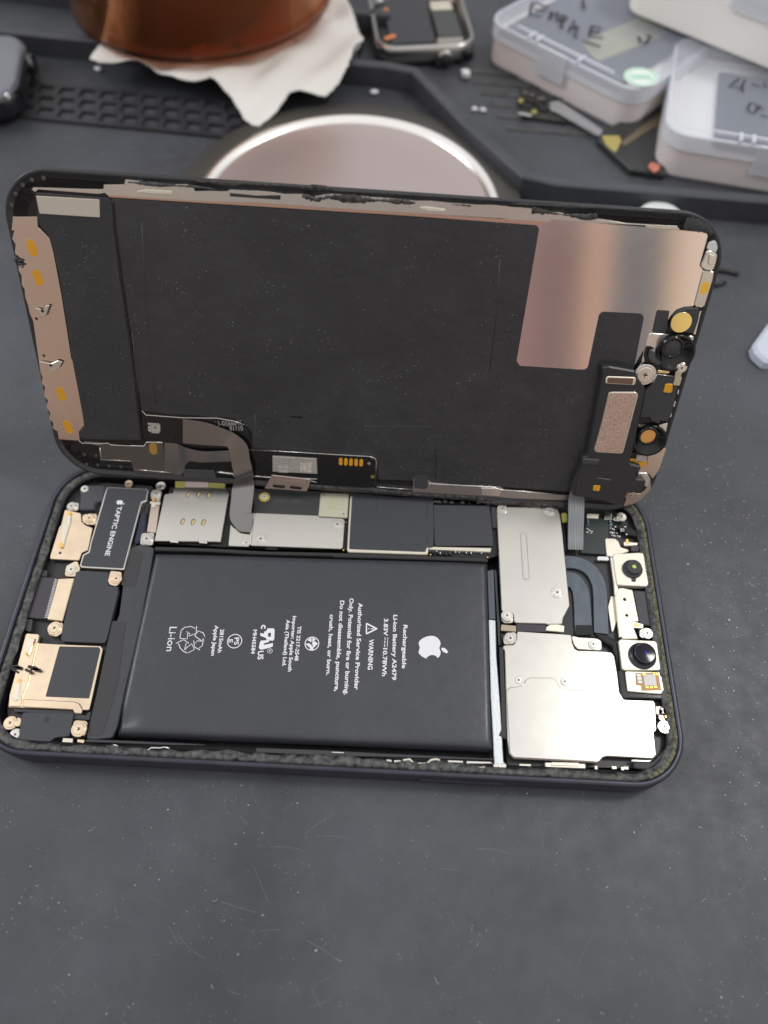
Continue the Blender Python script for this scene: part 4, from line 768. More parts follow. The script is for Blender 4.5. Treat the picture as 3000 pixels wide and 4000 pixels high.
# lower circuit strip
fc = dp('flex_circuit', [(-49.78,-15.77),(-39.98,-16.62),(-32.18,-16.56),(-28.32,-16.98),(-26.09,-17.88),(-24.61,-21.03),(-24.06,-23.57),(-23.21,-23.96),(3.68,-23.92),(5.09,-24.14),(5.50,-25.03),(5.56,-32.25),(2.93,-32.64),(-11.07,-32.38),(-21.04,-32.13),(-34.01,-32.40),(-33.86,-30.43),(-41.61,-33.41),(-45.32,-23.75),(-50.67,-23.98)], .12, .15, blkg, .4)
b = MB(); random.seed(12)
o0 = Vector((-48.57,-19.16)); ex = Vector((-45.84,-19.09)) - o0; ey2 = Vector((-48.77,-21.61)) - o0
for i in range(10):
    for j in range(9):
        if random.random() < .5: q = o0 + ex * (i + .5) / 10 + ey2 * (j + .5) / 9; b.box((q.x, q.y, .135), (.42, .42, .03))
b.build('speckle_mark', mat('pale_speckle', (.5, .47, .43), .6), fc)
b = MB(); text_fit(b, 'V-66650-1', (-26.48,-17.97), (-31.84,-18.60), -1.3, .135, .01); text_fit(b, '01118', (-26.16,-19.32), (-29.29,-19.63), -1.3, .135, .01); b.build('printed_lettering', greyink, fc)
b = MB()
for k in range(5):
    p = Vector((-3.08,-25.79)).lerp(Vector((1.84,-25.73)), k / 4); b.prism(stadium((p.x, p.y + .6), (p.x, p.y - .6), .42), .17, .03, 0, 0)
b.build('gold_contact_row', amberpad, fc)
cl_ = plate('chip_label', [(-19.39,-25.44),(-8.83,-25.35),(-8.67,-29.46),(-19.52,-29.69)], .6, .5, speckl, fc, .15, .1)
b = MB(); random.seed(13); o0 = Vector((-12.77,-26.56)); ex = Vector((-10.06,-26.52)) - o0; ey2 = Vector((-12.79,-29.12)) - o0
for i in range(12):
    for j in range(10):
        if random.random() < .5: q = o0 + ex * (i + .5) / 12 + ey2 * (j + .5) / 10; b.box((q.x, q.y, .61), (.28, .3, .02))
text_fit(b, '010', (-18.06,-27.83), (-15.75,-27.73), -.75, .615, .01); text_fit(b, '0S0', (-18.02,-29.02), (-15.66,-28.92), -.75, .615, .01)
b.build('printed_marks', mat('light_print', (.58, .55, .5), .6), fc)
b = MB().prism(circ(*(3.70,-25.77), .38, 12), .19, .05, 0, 0); b.build('solder_ball', glint, fc)
b = MB().prism(circ(*(4.75,-29.40), .5, 12), .15, .02, 0, 0).prism(circ(*(-40.78,-29.20), .5, 12), .17, .02, 0, 0); b.build('alignment_mark', mat('olive_mark', (.16, .16, .02), .5), fc)
b = MB()
for s_ in ([(-25.07,-24.30),(3.68,-23.91),(5.10,-24.29),(5.44,-25.23),(5.56,-32.10)], [(-49.64,-16.03),(-48.80,-17.10),(-40.02,-17.14),(-32.18,-16.62),(-28.31,-17.03),(-25.76,-17.84)], [(-23.87,-31.57),(-20.10,-31.61)], [(-11.04,-31.62),(-8.78,-32.09)]): b.tube([(*p, .15) for p in s_], .13, 6, flat=.8)
b.build('metal_edge', steel, fc)
hc = dp('hinge_connector', [(-19.71,-30.62),(-10.25,-31.07),(-11.20,-34.62),(-21.58,-34.63)], .6, .3, bronze, .15, .1, holes=[stadium((-19.16,-33.63), (-16.89,-33.71), .42), stadium((-14.99,-33.65), (-12.83,-33.78), .42)])
b = MB()
for k in range(9):
    p = Vector((-18.54,-31.92)).lerp(Vector((-11.83,-31.90)), k / 8); b.prism(circ(p.x, p.y, .42, 10), .62, .03, 0, 0)
b.build('contact_dot', mat('contact_bronze', (.45, .35, .28), .4, .8), hc)
dp('black_bar', [(-41.25,-30.81),(-33.78,-30.60),(-33.27,-32.90),(-41.48,-33.18)], .5, .4, blkm, .3)
b = MB(); b.tube([(*p, .35) for p in [(-33.15,-31.00),(-29.09,-31.14),(-28.96,-31.83)]], .25, 8); b.tube([(*p, .35) for p in [(-24.19,-31.44),(-20.96,-31.46),(-8.76,-30.98)]], .15, 8); b.build('metal_edge', steelb, disp)
# bottom metal strip
bs = dp('metal_strip', [(14.59,-29.43),(15.08,-28.53),(18.33,-29.35),(19.31,-29.92),(25.69,-30.05),(32.40,-30.07),(35.63,-29.65),(37.33,-30.89),(52.67,-30.81),(52.78,-32.28),(39.02,-32.77),(34.80,-32.65),(14.60,-32.92),(14.69,-30.61)], .10, .2, mat('mid_nickel', (.42, .41, .39), .3, 1, bump=.1, bscale=6), .2, .05)
plate('clip', [(30.99,-30.24),(35.70,-30.17),(36.21,-31.39),(35.85,-32.42),(31.60,-32.37)], .25, .3, steelb, bs, .5, .12)
plate('window_tape', [(14.86,-28.06),(18.00,-27.81),(18.24,-31.34),(17.68,-31.83),(14.96,-31.74)], .22, .08, blkm, bs, .5, .02)
b = MB(); b.tube([(*p, .15) for p in [(18.46,-30.15),(19.77,-30.22),(34.14,-29.88),(35.55,-30.53),(38.66,-30.51),(52.64,-30.75)]], .14, 6, flat=.8); b.tube([(*p, .15) for p in [(5.86,-32.18),(14.62,-32.21)]], .1, 6); b.build('metal_edge', steelb, bs)

# earpiece module at the right
ep = dp('earpiece_module', [(52.60,2.94),(54.18,3.18),(60.00,2.53),(60.81,1.07),(62.85,-1.10),(63.23,-1.98),(63.65,-7.94),(64.11,-18.10),(64.07,-19.94),(66.93,-20.44),(66.98,-21.26),(66.30,-23.11),(66.64,-23.83),(68.76,-23.85),(69.03,-25.54),(68.65,-27.30),(67.89,-27.55),(65.46,-27.75),(65.40,-31.68),(63.25,-31.07),(60.13,-30.54),(57.02,-30.01),(53.47,-29.72),(52.47,-29.21),(52.19,-25.76),(53.05,-21.93),(52.97,-19.17),(54.00,-18.72),(53.84,-14.95),(53.26,-0.77),(53.28,0.52)], 2.2, 2.1, blk, .7, .3)
plate('module_step', [(52.91,-19.19),(57.08,-19.15),(57.31,-23.96),(60.82,-24.32),(61.26,-24.85),(61.34,-30.25),(53.34,-29.35),(52.92,-24.77),(53.28,-21.74)], 2.5, .4, blk, ep, .5, .15)
plate('module_bar', [(53.09,-19.32),(56.92,-19.24),(57.00,-20.66),(53.22,-20.60)], 2.75, .3, blkm, ep, .4, .15)
gr = plate('grille_frame', [(55.32,-2.62),(61.28,-2.18),(61.96,-2.85),(62.02,-17.49),(55.65,-17.56),(55.16,-16.77),(55.40,-10.58)], 2.32, .3, steel, ep, .8, .1)
plate('speaker_mesh', [(55.50,-2.86),(61.17,-2.44),(61.59,-2.93),(61.68,-17.10),(55.87,-17.20),(55.45,-16.58),(55.67,-10.51)], 2.42, .12, copper, ep, .6, .04)
plate('grille_frame', [(54.30,0.95),(60.16,1.16),(60.55,0.77),(60.61,-0.67),(54.20,-0.72),(54.03,0.45)], 2.36, .3, cream, ep, .5, .12)
plate('speaker_mesh', [(54.45,0.70),(59.89,0.88),(60.01,-0.49),(54.51,-0.51)], 2.42, .1, mat('brown_mesh', (.20, .12, .09), .6, .5, bump=.6, bscale=10), ep, .2, .03)
plate('gold_pad', [(57.03,-26.09),(58.67,-26.07),(58.74,-27.60),(57.14,-27.50)], 2.6, .2, amberpad, ep, .3, .05)
screw(ep, (57.73,-28.85), 2.35, 1.0, bronze, False)
screw(disp, (67.03,-29.26), .8, .95, bronze)
dp('corner_plate', [(66.40,-28.98),(69.52,-28.72),(70.19,-27.41),(70.81,-24.66),(71.49,-27.31),(70.21,-30.16),(68.57,-31.69),(66.16,-32.89),(66.31,-29.30)], .3, .3, bronze, .4, .08)
dp('corner_plate', [(71.33,-16.06),(72.21,-16.35),(72.07,-21.90),(71.14,-24.63),(69.95,-23.21),(67.44,-23.03),(66.80,-21.76),(68.92,-20.47),(67.76,-17.80),(70.06,-17.98)], .35, .3, bronze, .4, .08)
dp('curved_clip', [(67.01,-23.03),(69.42,-22.83),(70.74,-24.81),(70.84,-27.12),(69.51,-26.45),(69.24,-24.75),(67.38,-24.52)], .6, .4, steelb, .8, .2)
# sensor flex in the middle
dp('sensor_flex', [(65.18,1.75),(67.02,1.63),(69.08,1.46),(69.31,-0.46),(70.47,-1.02),(70.82,-7.33),(70.38,-9.14),(69.34,-9.33),(68.79,-9.02),(68.75,-10.06),(66.69,-9.36),(66.34,-8.62),(64.06,-8.87),(63.62,-2.18),(64.53,-0.97),(65.07,-0.12)], .9, .8, blkm, .4, .12)
b = MB(); b.tube([(*p, .95) for p in [(63.77,-0.50),(64.88,-0.09),(65.17,1.70),(69.00,1.43)]], .12, 6); b.build('metal_edge', steelb, disp)
dp('gold_pad', [(67.49,-0.34),(69.07,-0.23),(69.46,-1.99),(69.12,-2.41),(67.56,-2.30),(67.49,-1.81)], 1.1, .25, amberpad, .4, .08)
dp('gold_bar', [(65.07,2.65),(67.76,2.68),(67.71,1.98),(65.20,1.92)], 1.0, .4, mat('pale_gold', (.8, .66, .34), .25, 1), .2, .1)
dp('contact_bracket', [(69.53,4.08),(70.71,3.37),(70.31,1.59),(70.69,1.30),(70.72,-0.63),(69.19,-0.58),(69.24,0.55),(68.96,2.45),(69.33,2.96)], 1.0, .5, mat('pale_brass', (.55, .5, .36), .4, .6), .3, .08)
screw(disp, (69.97,3.56), 1.25, .85, steelb)
screw(disp, (62.53,1.48), 1.5, 1.75, steelb, True, 4, 'shoulder_screw')
dp('screw_boss', [(60.83,2.30),(61.67,3.15),(63.75,2.03),(64.23,0.79),(63.82,-1.19),(62.40,-0.97),(61.42,-0.06)], .9, .7, steel, 1.2, .2)
# camera ring holders
def cup(c, cap, r, m1, m2, name):
    b = MB(); x, y = c; b.lathe(x, y, [(r * 1.05, 0.1), (r * 1.05, 1.0), (r, 1.15), (r * .86, 1.1), (r * .82, .4), (.001, .35)], 40); b.build(name, m1, disp)
    x, y = cap; b = MB(); b.lathe(x, y, [(r * .62, .3), (r * .6, 2.1), (r * .54, 2.2), (r * .46, 2.15), (r * .44, 1.95)], 40, mis=[0, 0, 0, 0]); b.lathe(x, y, [(r * .44, 1.98), (r * .43, 2.0), (.001, 2.02)], 32, mi=1); return b.build('lens_holder', [m1, m2], disp)
dp('holder_plate', [(61.53,10.18),(62.35,10.39),(70.25,10.40),(70.95,10.24),(71.10,7.97),(71.01,5.17),(70.72,3.57),(69.47,2.69),(65.50,2.88),(64.46,-0.09),(60.41,1.55),(61.43,3.53),(61.24,6.65),(61.23,8.79)], .3, .3, steelb, .5, .1)
dp('dark_recess', [(61.40,7.59),(63.02,7.61),(62.92,6.84),(64.78,5.42),(66.23,3.33),(65.38,1.99),(64.98,0.03),(63.81,-0.70),(63.20,-0.10),(64.14,0.94),(63.89,2.52),(62.40,3.05),(61.48,5.50)], .5, .3, blkg, .4, .08)
cup((67.84,6.61), (66.52,8.08), 3.9, blkg, blkm, 'camera_cup')
b = MB(); b.prism([(62.15,7.17),(63.47,7.21),(63.86,5.69),(65.43,4.25),(65.01,3.59),(63.16,4.40),(62.26,5.58)], 1.4, .8, .6, .3); b.build('holder_arm', mat('grey_arm', (.07, .07, .075), .3), disp)
cup((67.73,-14.34), (66.64,-12.72), 3.7, blkg, mat('orange_window', (.55, .27, .07), .35), 'camera_cup')
b = MB(); x, y = (66.43,-12.51); b.prism(circ(x, y, 1.78, 28), 2.12, .1, 0, .03); b.build('orange_window', mat('orange_glass', (.60, .29, .08), .25), disp)
dp('holder_plate', [(69.03,-10.51),(70.74,-9.85),(70.97,-12.11),(70.51,-12.50),(68.95,-11.39)], .5, .4, cream, .2, .08)
dp('holder_plate', [(64.13,-10.61),(65.82,-10.48),(66.50,-11.30),(64.34,-11.47)], .5, .4, steelb, .3, .15)
dp('dark_recess', [(64.13,-8.83),(66.32,-8.84),(66.62,-10.02),(65.79,-10.43),(64.05,-10.39)], .7, .3, blkg, .3, .08)
dp('dark_recess', [(64.47,-17.77),(68.62,-17.62),(68.68,-19.09),(68.38,-19.85),(64.95,-19.75)], .4, .3, blkg, .3, .08)
dp('spotted_chip', [(65.79,-18.29),(68.27,-18.17),(68.30,-19.93),(65.84,-19.83)], .8, .5, mat('spotted', (.45, .42, .38), .5, .3, bump=.8, bscale=6, var=.4, vscale=3), .15, .08)
dp('flex_tail', [(64.33,-19.40),(65.72,-19.40),(66.28,-20.09),(68.72,-19.71),(68.63,-21.02),(67.92,-21.45),(66.78,-21.43),(65.81,-20.13),(64.47,-19.98)], .65, .2, amberpad, .3, .05)
# illuminator (round gold disc on black teardrop)
tdp = dp('sensor_gasket', [(65.64,14.92),(66.18,15.54),(67.58,16.16),(69.93,16.43),(70.35,15.68),(70.62,14.10),(70.51,10.98),(69.90,11.09),(65.35,11.22),(65.18,13.43)], .8, .7, blkm, .9, .15)
b = MB().prism(circ(*(67.23,13.22), 2.15, 30), .86, .12, 0, .04); b.build('gold_disc', mat('yellow_mirror', (.85, .72, .30), .12, 1), disp)
dp('sensor_edge', [(70.52,15.57),(70.82,15.80),(71.06,10.73),(70.53,10.85)], .4, .3, steelb, .05, .05)
# right edge strips
dp('edge_strip', [(68.83,23.85),(71.11,23.69),(71.29,21.87),(71.23,16.84),(70.74,16.33),(69.43,16.46),(69.02,17.01)], .25, .3, steel, .4, .1)
b = MB().prism(circ(*(70.11,20.40), .95, 24, 1.35), .28, .05, 0, .01); b.build('gold_pad', mat('yellow_pad', (.85, .5, .07), .45, .2), disp)
dp('corner_contact', [(68.32,27.60),(69.13,27.74),(70.72,27.02),(70.87,25.54),(70.81,23.73),(69.05,23.91),(67.91,24.44),(68.14,25.96)], .5, .4, steelb, .9, .25)
dp('corner_contact', [(68.83,27.28),(70.14,26.78),(70.14,24.99),(69.34,25.09)], .85, .3, cream, .3, .1)
dp('corner_tape', [(68.35,29.14),(69.56,29.66),(70.40,28.40),(70.46,27.23),(69.23,27.74),(68.35,27.83)], .15, .2, mat('white_adhesive', (.62, .62, .6), .4, bump=1, bscale=3), .6, .1)
dp('bezel_slot', [(71.00,-1.80),(71.24,-1.95),(71.31,-2.93),(71.10,-2.87)], .06, .05, white, .1, 0); dp('bezel_slot', [(71.03,-4.54),(71.24,-4.61),(71.30,-5.95),(71.07,-5.97)], .06, .05, white, .1, 0); dp('bezel_slot', [(71.00,-7.42),(71.18,-7.49),(71.22,-8.52),(70.99,-8.54)], .06, .05, white, .1, 0)

# flexible cables between display and body
def lift(pts3, d):   # push along display normal
    n = Vector((-.0032763, -.8924616, .4511116)); return [tuple(Vector(p) + n * dd) for p, dd in zip(pts3, d)]
dw = disp
def flex(name, Lp, Rp, m, sub=4, th=.09, across=3):
    def sm(P):
        P = [Vector(p) for p in P]; o = []
        for i in range(len(P) - 1):
            p0, p1, p2, p3 = P[max(i - 1, 0)], P[i], P[i + 1], P[min(i + 2, len(P) - 1)]
            for k in range(sub):
                t = k / sub; o.append(.5 * ((2 * p1) + (-p0 + p2) * t + (2 * p0 - 5 * p1 + 4 * p2 - p3) * t * t + (-p0 + 3 * p1 - 3 * p2 + p3) * t ** 3))
        return o + [P[-1]]
    b = MB(); b.strip(sm(Lp), sm(Rp), th, 0, across)
    ob = b.build(name, m); ob.parent = disp; ob.matrix_parent_inverse = DM.inverted(); return ob
FL = [(-39.62,34.95,18.45), (-34.80,34.73,18.27), (-30.09,34.57,18.44), (-28.66,34.19,18.35), (-28.26,32.90,16.48), (-27.98,31.35,14.07), (-27.60,29.95,11.97), (-28.50,28.54,9.10), (-28.49,25.85,8.30), (-28.49,22.85,7.40), (-28.05,20.89,6.80), (-26.08,18.66,6.50), (-24.68,18.19,6.45)]
FR = [(-38.82,37.78,24.06), (-33.48,37.43,23.62), (-28.38,36.45,22.17), (-25.82,35.57,21.10), (-23.96,34.30,19.27), (-23.57,32.46,16.31), (-23.02,30.74,13.57), (-23.32,30.01,9.10), (-23.23,26.52,8.30), (-23.34,23.50,7.40), (-23.13,23.01,6.80), (-22.77,21.33,6.50), (-22.99,18.09,6.45)]
flex('flex_cable', FL, FR, flexm)
flex('flex_cable', [(-45.19,31.48,11.32), (-41.29,31.03,10.46), (-38.98,32.43,14.13), (-35.84,32.26,14.49), (-32.45,32.37,14.72), (-28.33,32.81,14.74)], [(-44.10,34.96,18.22), (-41.18,34.90,18.12), (-38.84,34.18,17.60), (-35.49,33.67,17.27), (-32.15,33.70,17.36), (-28.56,34.16,17.42)], flexm)['label'] = 'short bulging cable joining the bracket'
FL2 = [(53.40,31.66,13.95), (53.20,29.96,11.02), (53.15,28.82,9.66), (53.15,25.62,8.50), (53.05,22.34,7.50), (52.97,19.64,6.90), (52.88,17.42,6.50)]
FR2 = [(55.36,31.53,13.70), (56.76,29.77,10.67), (57.06,28.64,9.32), (56.90,25.42,8.50), (56.76,22.34,7.50), (56.61,19.83,6.90), (56.42,17.42,6.50)]
f2 = flex('flex_cable', FL2, FR2, flexr, across=1); f2['label'] = 'ribbed grey cable at the right end'
for t in (.08, .25, .4, .6, .75, .92):
    def lp(a, b_): return [tuple(Vector(p).lerp(Vector(q), t) + Vector((0, -.06, .08))) for p, q in zip(a, b_)]
    A = lp(FL2, FR2); b = MB(); b.tube(A, .09, 5); 
    ob = b.build('cable_rib', mat('rib', (.26, .27, .29), .35, .4) if t == .08 else bpy.data.materials['rib'], f2); ob.matrix_parent_inverse = DM.inverted() if False else f2.matrix_world.inverted()

# ---------------------------------------------------------------- things around
# round parts dish
dish = empty('round_dish', (-9.5, 145.6, 0), 'round shallow metal dish with bright rim and pinkish base behind the raised display', 'dish')
R_ = 58.6
b = MB(); b.lathe(0, 0, [(R_ - 1, 0.05), (R_, .6), (R_, 2.7), (R_ - .4, 3.0), (50.9, 3.0), (50.7, 2.9)], 128); b.build('outer_ring', mat('brushed_grey', (.072, .070, .063), .5, .3, bump=.5, bscale=2, stretch=(1, 1, 1)), dish)
b = MB(); b.lathe(0, 0, [(51.2, 2.98), (50.8, 3.4), (49.7, 3.4), (47.8, 2.4), (47.4, 1.9)], 128); b.build('bright_rim', mat('polished_rim', (.92, .9, .87), .22, .9), dish)
b = MB(); b.lathe(0, 0, [(47.6, 1.95), (45.5, 1.5), (38, 1.2), (20, 1.1), (.01, 1.1)], 96); b.build('dish_base', mat('pink_mirror', (.46, .39, .38), .28, .55), dish)

# amber cup on white cloth
def ell(x, y, r, z): return None
cup_ = empty('amber_cup', (0, 0, 0), 'amber brown translucent plastic cup standing on the white cloth', 'cup')
cxx, cyy = (-74.71,208.20); cr_ = 52
cxm, cym = cxx - 1, cyy + cr_
amb = mat('amber_plastic', (.70, .32, .15), .12, trans=.93, ior=1.12, rvar=.04, vscale=.05)
b = MB(); b.lathe(cxm, cym, [(.01, 9.6), (cr_ - 5, 9.6), (cr_ - 1.5, 10.0), (cr_, 11.3), (cr_ + 1, 60), (cr_ - 1.2, 60), (cr_ - 2.4, 12), (cr_ - 6, 10.6), (.01, 10.5)], 96); b.build('cup_wall', amb, cup_, (0, 0, 2.2))
b = MB(); b.lathe(cxm - 8.2, cym - 1.5, [(.01, 10.8), (cr_ - 11.5, 10.9), (cr_ - 10.2, 12), (cr_ - 10, 52), (cr_ - 10, 54), (.01, 54)], 96); b.build('cup_content', mat('dark_brown_content', (.125, .062, .070), .4, spec=.4), cup_, (0, 0, 2.2))
b = MB()
for k in range(60): a = math.radians(-120 + k * 1.9); b.tube([(cxm + (cr_ + .2) * math.cos(a), cym + (cr_ + .2) * math.sin(a), 13), (cxm + (cr_ + .3) * math.cos(a), cym + (cr_ + .3) * math.sin(a), 15.5)], .3, 6)
b.build('grip_ridges', amb, cup_, (0, 0, 2.2))

# cloth
def cloth(poly, zf, step=.9):
    xs = [p[0] for p in poly]; ys = [p[1] for p in poly]; b = MB(); idx = {}; vs = []; fs = []
    def inside(x, y):
        c = False; j = len(poly) - 1
        for i in range(len(poly)):
            xi, yi = poly[i]; xj, yj = poly[j]
            if (yi > y) != (yj > y) and x < (xj - xi) * (y - yi) / (yj - yi) + xi: c = not c
            j = i
        return c
    def near(x, y):
        best = None
        for i in range(len(poly)):
            a = Vector(poly[i]); c = Vector(poly[(i + 1) % len(poly)]); d = c - a; t = max(0, min(1, (Vector((x, y)) - a).dot(d) / d.length_squared)); q = a + d * t; e_ = (q - Vector((x, y))).length
            if best is None or e_ < best[0]: best = (e_, q.x, q.y)
        return best
    nx = int((max(xs) - min(xs)) / step) + 2; ny_ = int((max(ys) - min(ys)) / step) + 2; x0 = min(xs) - step / 2; y0 = min(ys) - step / 2
    def vid(i, j):
        if (i, j) not in idx:
            x, y = x0 + i * step, y0 + j * step
            if not inside(x, y): _, x, y = near(x, y)
            idx[(i, j)] = len(vs); vs.append((x, y, zf(x, y)))
        return idx[(i, j)]
    for i in range(nx):
        for j in range(ny_):
            if inside(x0 + (i + .5) * step, y0 + (j + .5) * step): fs.append((vid(i, j), vid(i + 1, j), vid(i + 1, j + 1), vid(i, j + 1)))
    b.add(vs, fs, 0, True); return b
def zf(x, y):
    d = max(0, min(1, (y - 178) / 34)); return 2.4 + 7.2 * d * d * (3 - 2 * d) + .8 * math.sin(x * .21 + y * .16 + .8 * math.sin(y * .1)) + .8 * math.sin(x * .16 + y * .10) * math.sin(y * .13 + 1) + .7 * math.sin(x * .35 - y * .2 + 1.2) + .5 * math.sin(x * .08 + 2)
cpoly = [(-112.62,216.49),(-110.89,225.56),(-50.14,272.39),(-20.47,271.60),(-13.99,252.10),(-8.93,232.69),(-12.32,228.05),(-13.82,216.11),(-16.62,207.64),(-21.68,200.30)] + [(-26.92,199.61),(-33.90,200.90),(-44.99,186.17)] + [(-50.29,188.96), (-55.94,199.01)] + [(-63.87,205.71),(-74.61,204.78),(-81.94,206.92),(-87.59,211.79),(-92.66,213.61),(-107.09,212.76)]
ob = cloth(fillet(cpoly, 2.0), zf).build('white_cloth', mat('cloth_white', (.72, .71, .68), .8, bump=.5, bscale=2.5), None); tag(ob, 'crumpled white cloth spread under the amber cup', 'cloth')
sol = ob.modifiers.new('thick', 'SOLIDIFY'); sol.thickness = .0004; sol.offset = 0

# storage boxes
frost = mat('frosted_base', (.86, .80, .79), .34, spec=.5, bump=.03, bscale=1)
def see(m, a):
    m.node_tree.nodes['Principled BSDF'].inputs['Alpha'].default_value = a; return m
clear = see(mat('clear_lid_plastic', (.70, .75, .85), .12), .16)
lidw = see(mat('lid_wall_plastic', (.80, .82, .88), .3), .62)
def storage(label, FLp, du, dv, LN, DP, z0, hb, hl, inner, group='plastic storage boxes on the mat', hinge=True, wall=frost):
    a = Vector(FLp); u = Vector(du).normalized(); v = Vector(dv).normalized()
    root = empty('storage_box', (a.x, a.y, z0), label, 'box', group=group)
    def q(x, y): p = u * x + v * y; return (p.x, p.y)
    def rr_(i, r):
        return [q(*p) for p in rrect(LN - 2 * i, DP - 2 * i, r, LN / 2, DP / 2, 8)]
    def ringp(mb, i, r, ztop, th, wd, bev=.3): mb.prism(rr_(i, r), ztop, th, 0, bev, holes=[rr_(i + wd, max(1, r - wd))])
    b = MB(); ringp(b, .8, 8, hb, hb - .8, 1.4); b.prism(rr_(1.2, 7.5), 1.0, .95, 0, .2); b.build('box_base', wall, root)
    b = MB(); ringp(b, .9, 8, hb + .05, .9, 2.6); b.build('base_rim', wall, root)
    b = MB(); b.prism(rr_(2.4, 6.5), hb - .6, .8, 0, .2); b.build('foam_insert', mat('insert', (.80, .80, .78), .6), root)
    for pts, m_, h_ in inner: plate('stored_part', [q(*p) for p in pts], hb + h_, .8, m_, root, 1.2, .2)
    b = MB(); ringp(b, 0, 8.8, hb + hl - .5, hl - .6, 1.1); b.build('lid_wall', lidw, root)
    b = MB(); b.prism(rr_(.15, 8.6), hb + hl, .9, 0, .5); b.build('lid', clear, root)
    b = MB(); ringp(b, 3.0, 6.2, hb + hl + .15, .3, .5, .1); b.build('lid_ridge', clear, root)
    if hinge:
        b = MB(); p = q(LN * .5, 2.8)
        ang = math.atan2(u.y, u.x)
        for t in (.30, .35, .62): c = q(LN * t, 2.2); b.box((c[0], c[1], hb + hl + .3), (1.0, 4.4, 1.2), ang)
        c = q(LN * .5, 3.3); b.box((c[0], c[1], hb + hl + .35), (LN * .62, .8, .9), ang)
        c = q(LN * .47, -.2); b.box((c[0], c[1], hb + hl * .2), (LN * .18, 1.2, hl * 1.1 + 3), ang); b.build('latch', lidw, root)
    return root, q
dk = mat('dark_blue_part', (.03, .038, .06), .4, bump=.1, bscale=2)
yl = mat('yellowish_part', (.32, .31, .18), .5)
u1 = Vector((49.4, -45.5)).normalized(); v1 = Vector((45.5, 49.4)).normalized()
bx1, q1 = storage('clear lidded box with a green round sticker and scribbled lid, beside the opened watches', (40.1 - 3, 240.4 + 2.4), u1, v1, 72, 82, 0, 9.5, 6.0,
    [([(4, 4), (60, 4), (60, 74), (4, 74)], dk, 1.0), ([(32, 20), (45, 14), (52, 50), (38, 60)], yl, 1.6)])
b = MB(); hz = 15.7
for s_ in ([(56.48,255.03),(62.27,251.19)], [(56.06,255.00),(54.39,245.43),(58.84,244.30)], [(56.18,249.64),(61.20,248.53)], [(61.74,241.59),(63.03,248.29),(63.45,244.00),(65.03,247.82),(64.98,240.64)], [(65.76,235.49),(66.99,246.18),(68.48,244.76),(68.06,242.43),(66.57,240.74)], [(68.49,233.20),(71.15,242.61),(71.33,232.48)], [(69.16,236.36),(73.01,237.04)], [(77.51,238.21),(75.88,230.32),(81.13,229.87)], [(77.51,238.21),(81.26,236.63)], [(76.60,234.23),(80.35,233.46)], [(73.02,227.43),(79.49,223.50)], [(75.97,258.02),(75.71,250.58)], [(69.96,231.95),(71.30,229.39)], [(94.45,231.42),(94.64,227.62),(96.11,226.63),(99.09,231.70),(97.57,233.26)]): stroke(b, s_, 1.25, hz)
ink = mat('marker_ink', (.03, .03, .035), .5)
ob = b.build('handwriting', ink, bx1); ob.matrix_parent_inverse = Matrix.Translation(-Vector(bx1.location))
x, y = (91.73,203.92)
b = MB().prism(circ(x, y, 6.1, 40), hz + .1, .15, 0, 0); b.prism(circ(x, y, 5.6, 40), hz + .14, .03, 0, 0, holes=[circ(x, y, 5.2, 40)], mi=1)
for k in range(18): a = 2 * math.pi * k / 18; b.box((x + 4.5 * math.cos(a), y + 4.5 * math.sin(a), hz + .12), (.7, .35, .06), a, 1)
for k in range(7): b.box((x - 3 + k, y + (.5 if k % 2 else -.5), hz + .12), (.55, 3.2, .06), .4, 1)
ob = b.build('sticker', [mat('sticker_white', (.74, .80, .76), .6), mat('sticker_green', (.16, .55, .33), .6)], bx1); ob.matrix_parent_inverse = Matrix.Translation(-Vector(bx1.location))

f2_ = Vector((99.77,171.66)); g2_ = Vector((135.01,163.83)); l2_ = Vector((97.61,173.00)); k2_ = Vector((105.27,210.08))
u2 = (g2_ - f2_).normalized(); v2 = Vector((-u2.y, u2.x))
bx2, q2 = storage('clear lidded box with a handwritten four on its lid, at the right edge', tuple(f2_ - v2 * 1.0 - u2 * 4.5), u2, v2, 82, 64, 0, 10, 6.0,
    [([(18, 5), (78, 5), (78, 52), (18, 52)], dk, 1.0)])
b = MB(); hz2 = 16.2
for s_ in ([(126.59,204.69),(121.75,199.03),(124.16,198.73),(126.79,198.00)], [(128.30,203.89),(126.21,199.07),(125.86,195.53)], [(130.35,201.76),(131.20,199.92),(132.89,200.57)], [(134.51,202.34),(134.53,199.55),(135.35,199.38)], [(130.56,188.28),(128.70,185.23),(131.25,185.90)], [(128.94,182.12),(131.32,181.02)], [(125.98,187.17),(127.16,189.36),(128.88,188.92),(128.88,186.07),(127.21,183.26),(125.64,183.49),(125.47,185.56),(125.98,187.17)]): stroke(b, s_, .75, hz2)
ob = b.build('handwriting', ink, bx2); ob.matrix_parent_inverse = Matrix.Translation(-Vector(bx2.location))

f3_ = Vector((91.23,247.37)); g3_ = Vector((137.07,209.10)); u3 = (g3_ - f3_).normalized(); v3 = Vector((-u3.y, u3.x))
bx3, q3 = storage('white box with clear lid, stacked across two other boxes', tuple(f3_ - u3 * 3.5), u3, v3, 110, 70, 16.7, 17, 6, [([(10, 8), (100, 8), (100, 60), (10, 60)], mat('dim_content', (.35, .36, .38), .6), .2)], wall=mat('white_plastic', (.92, .90, .86), .4))

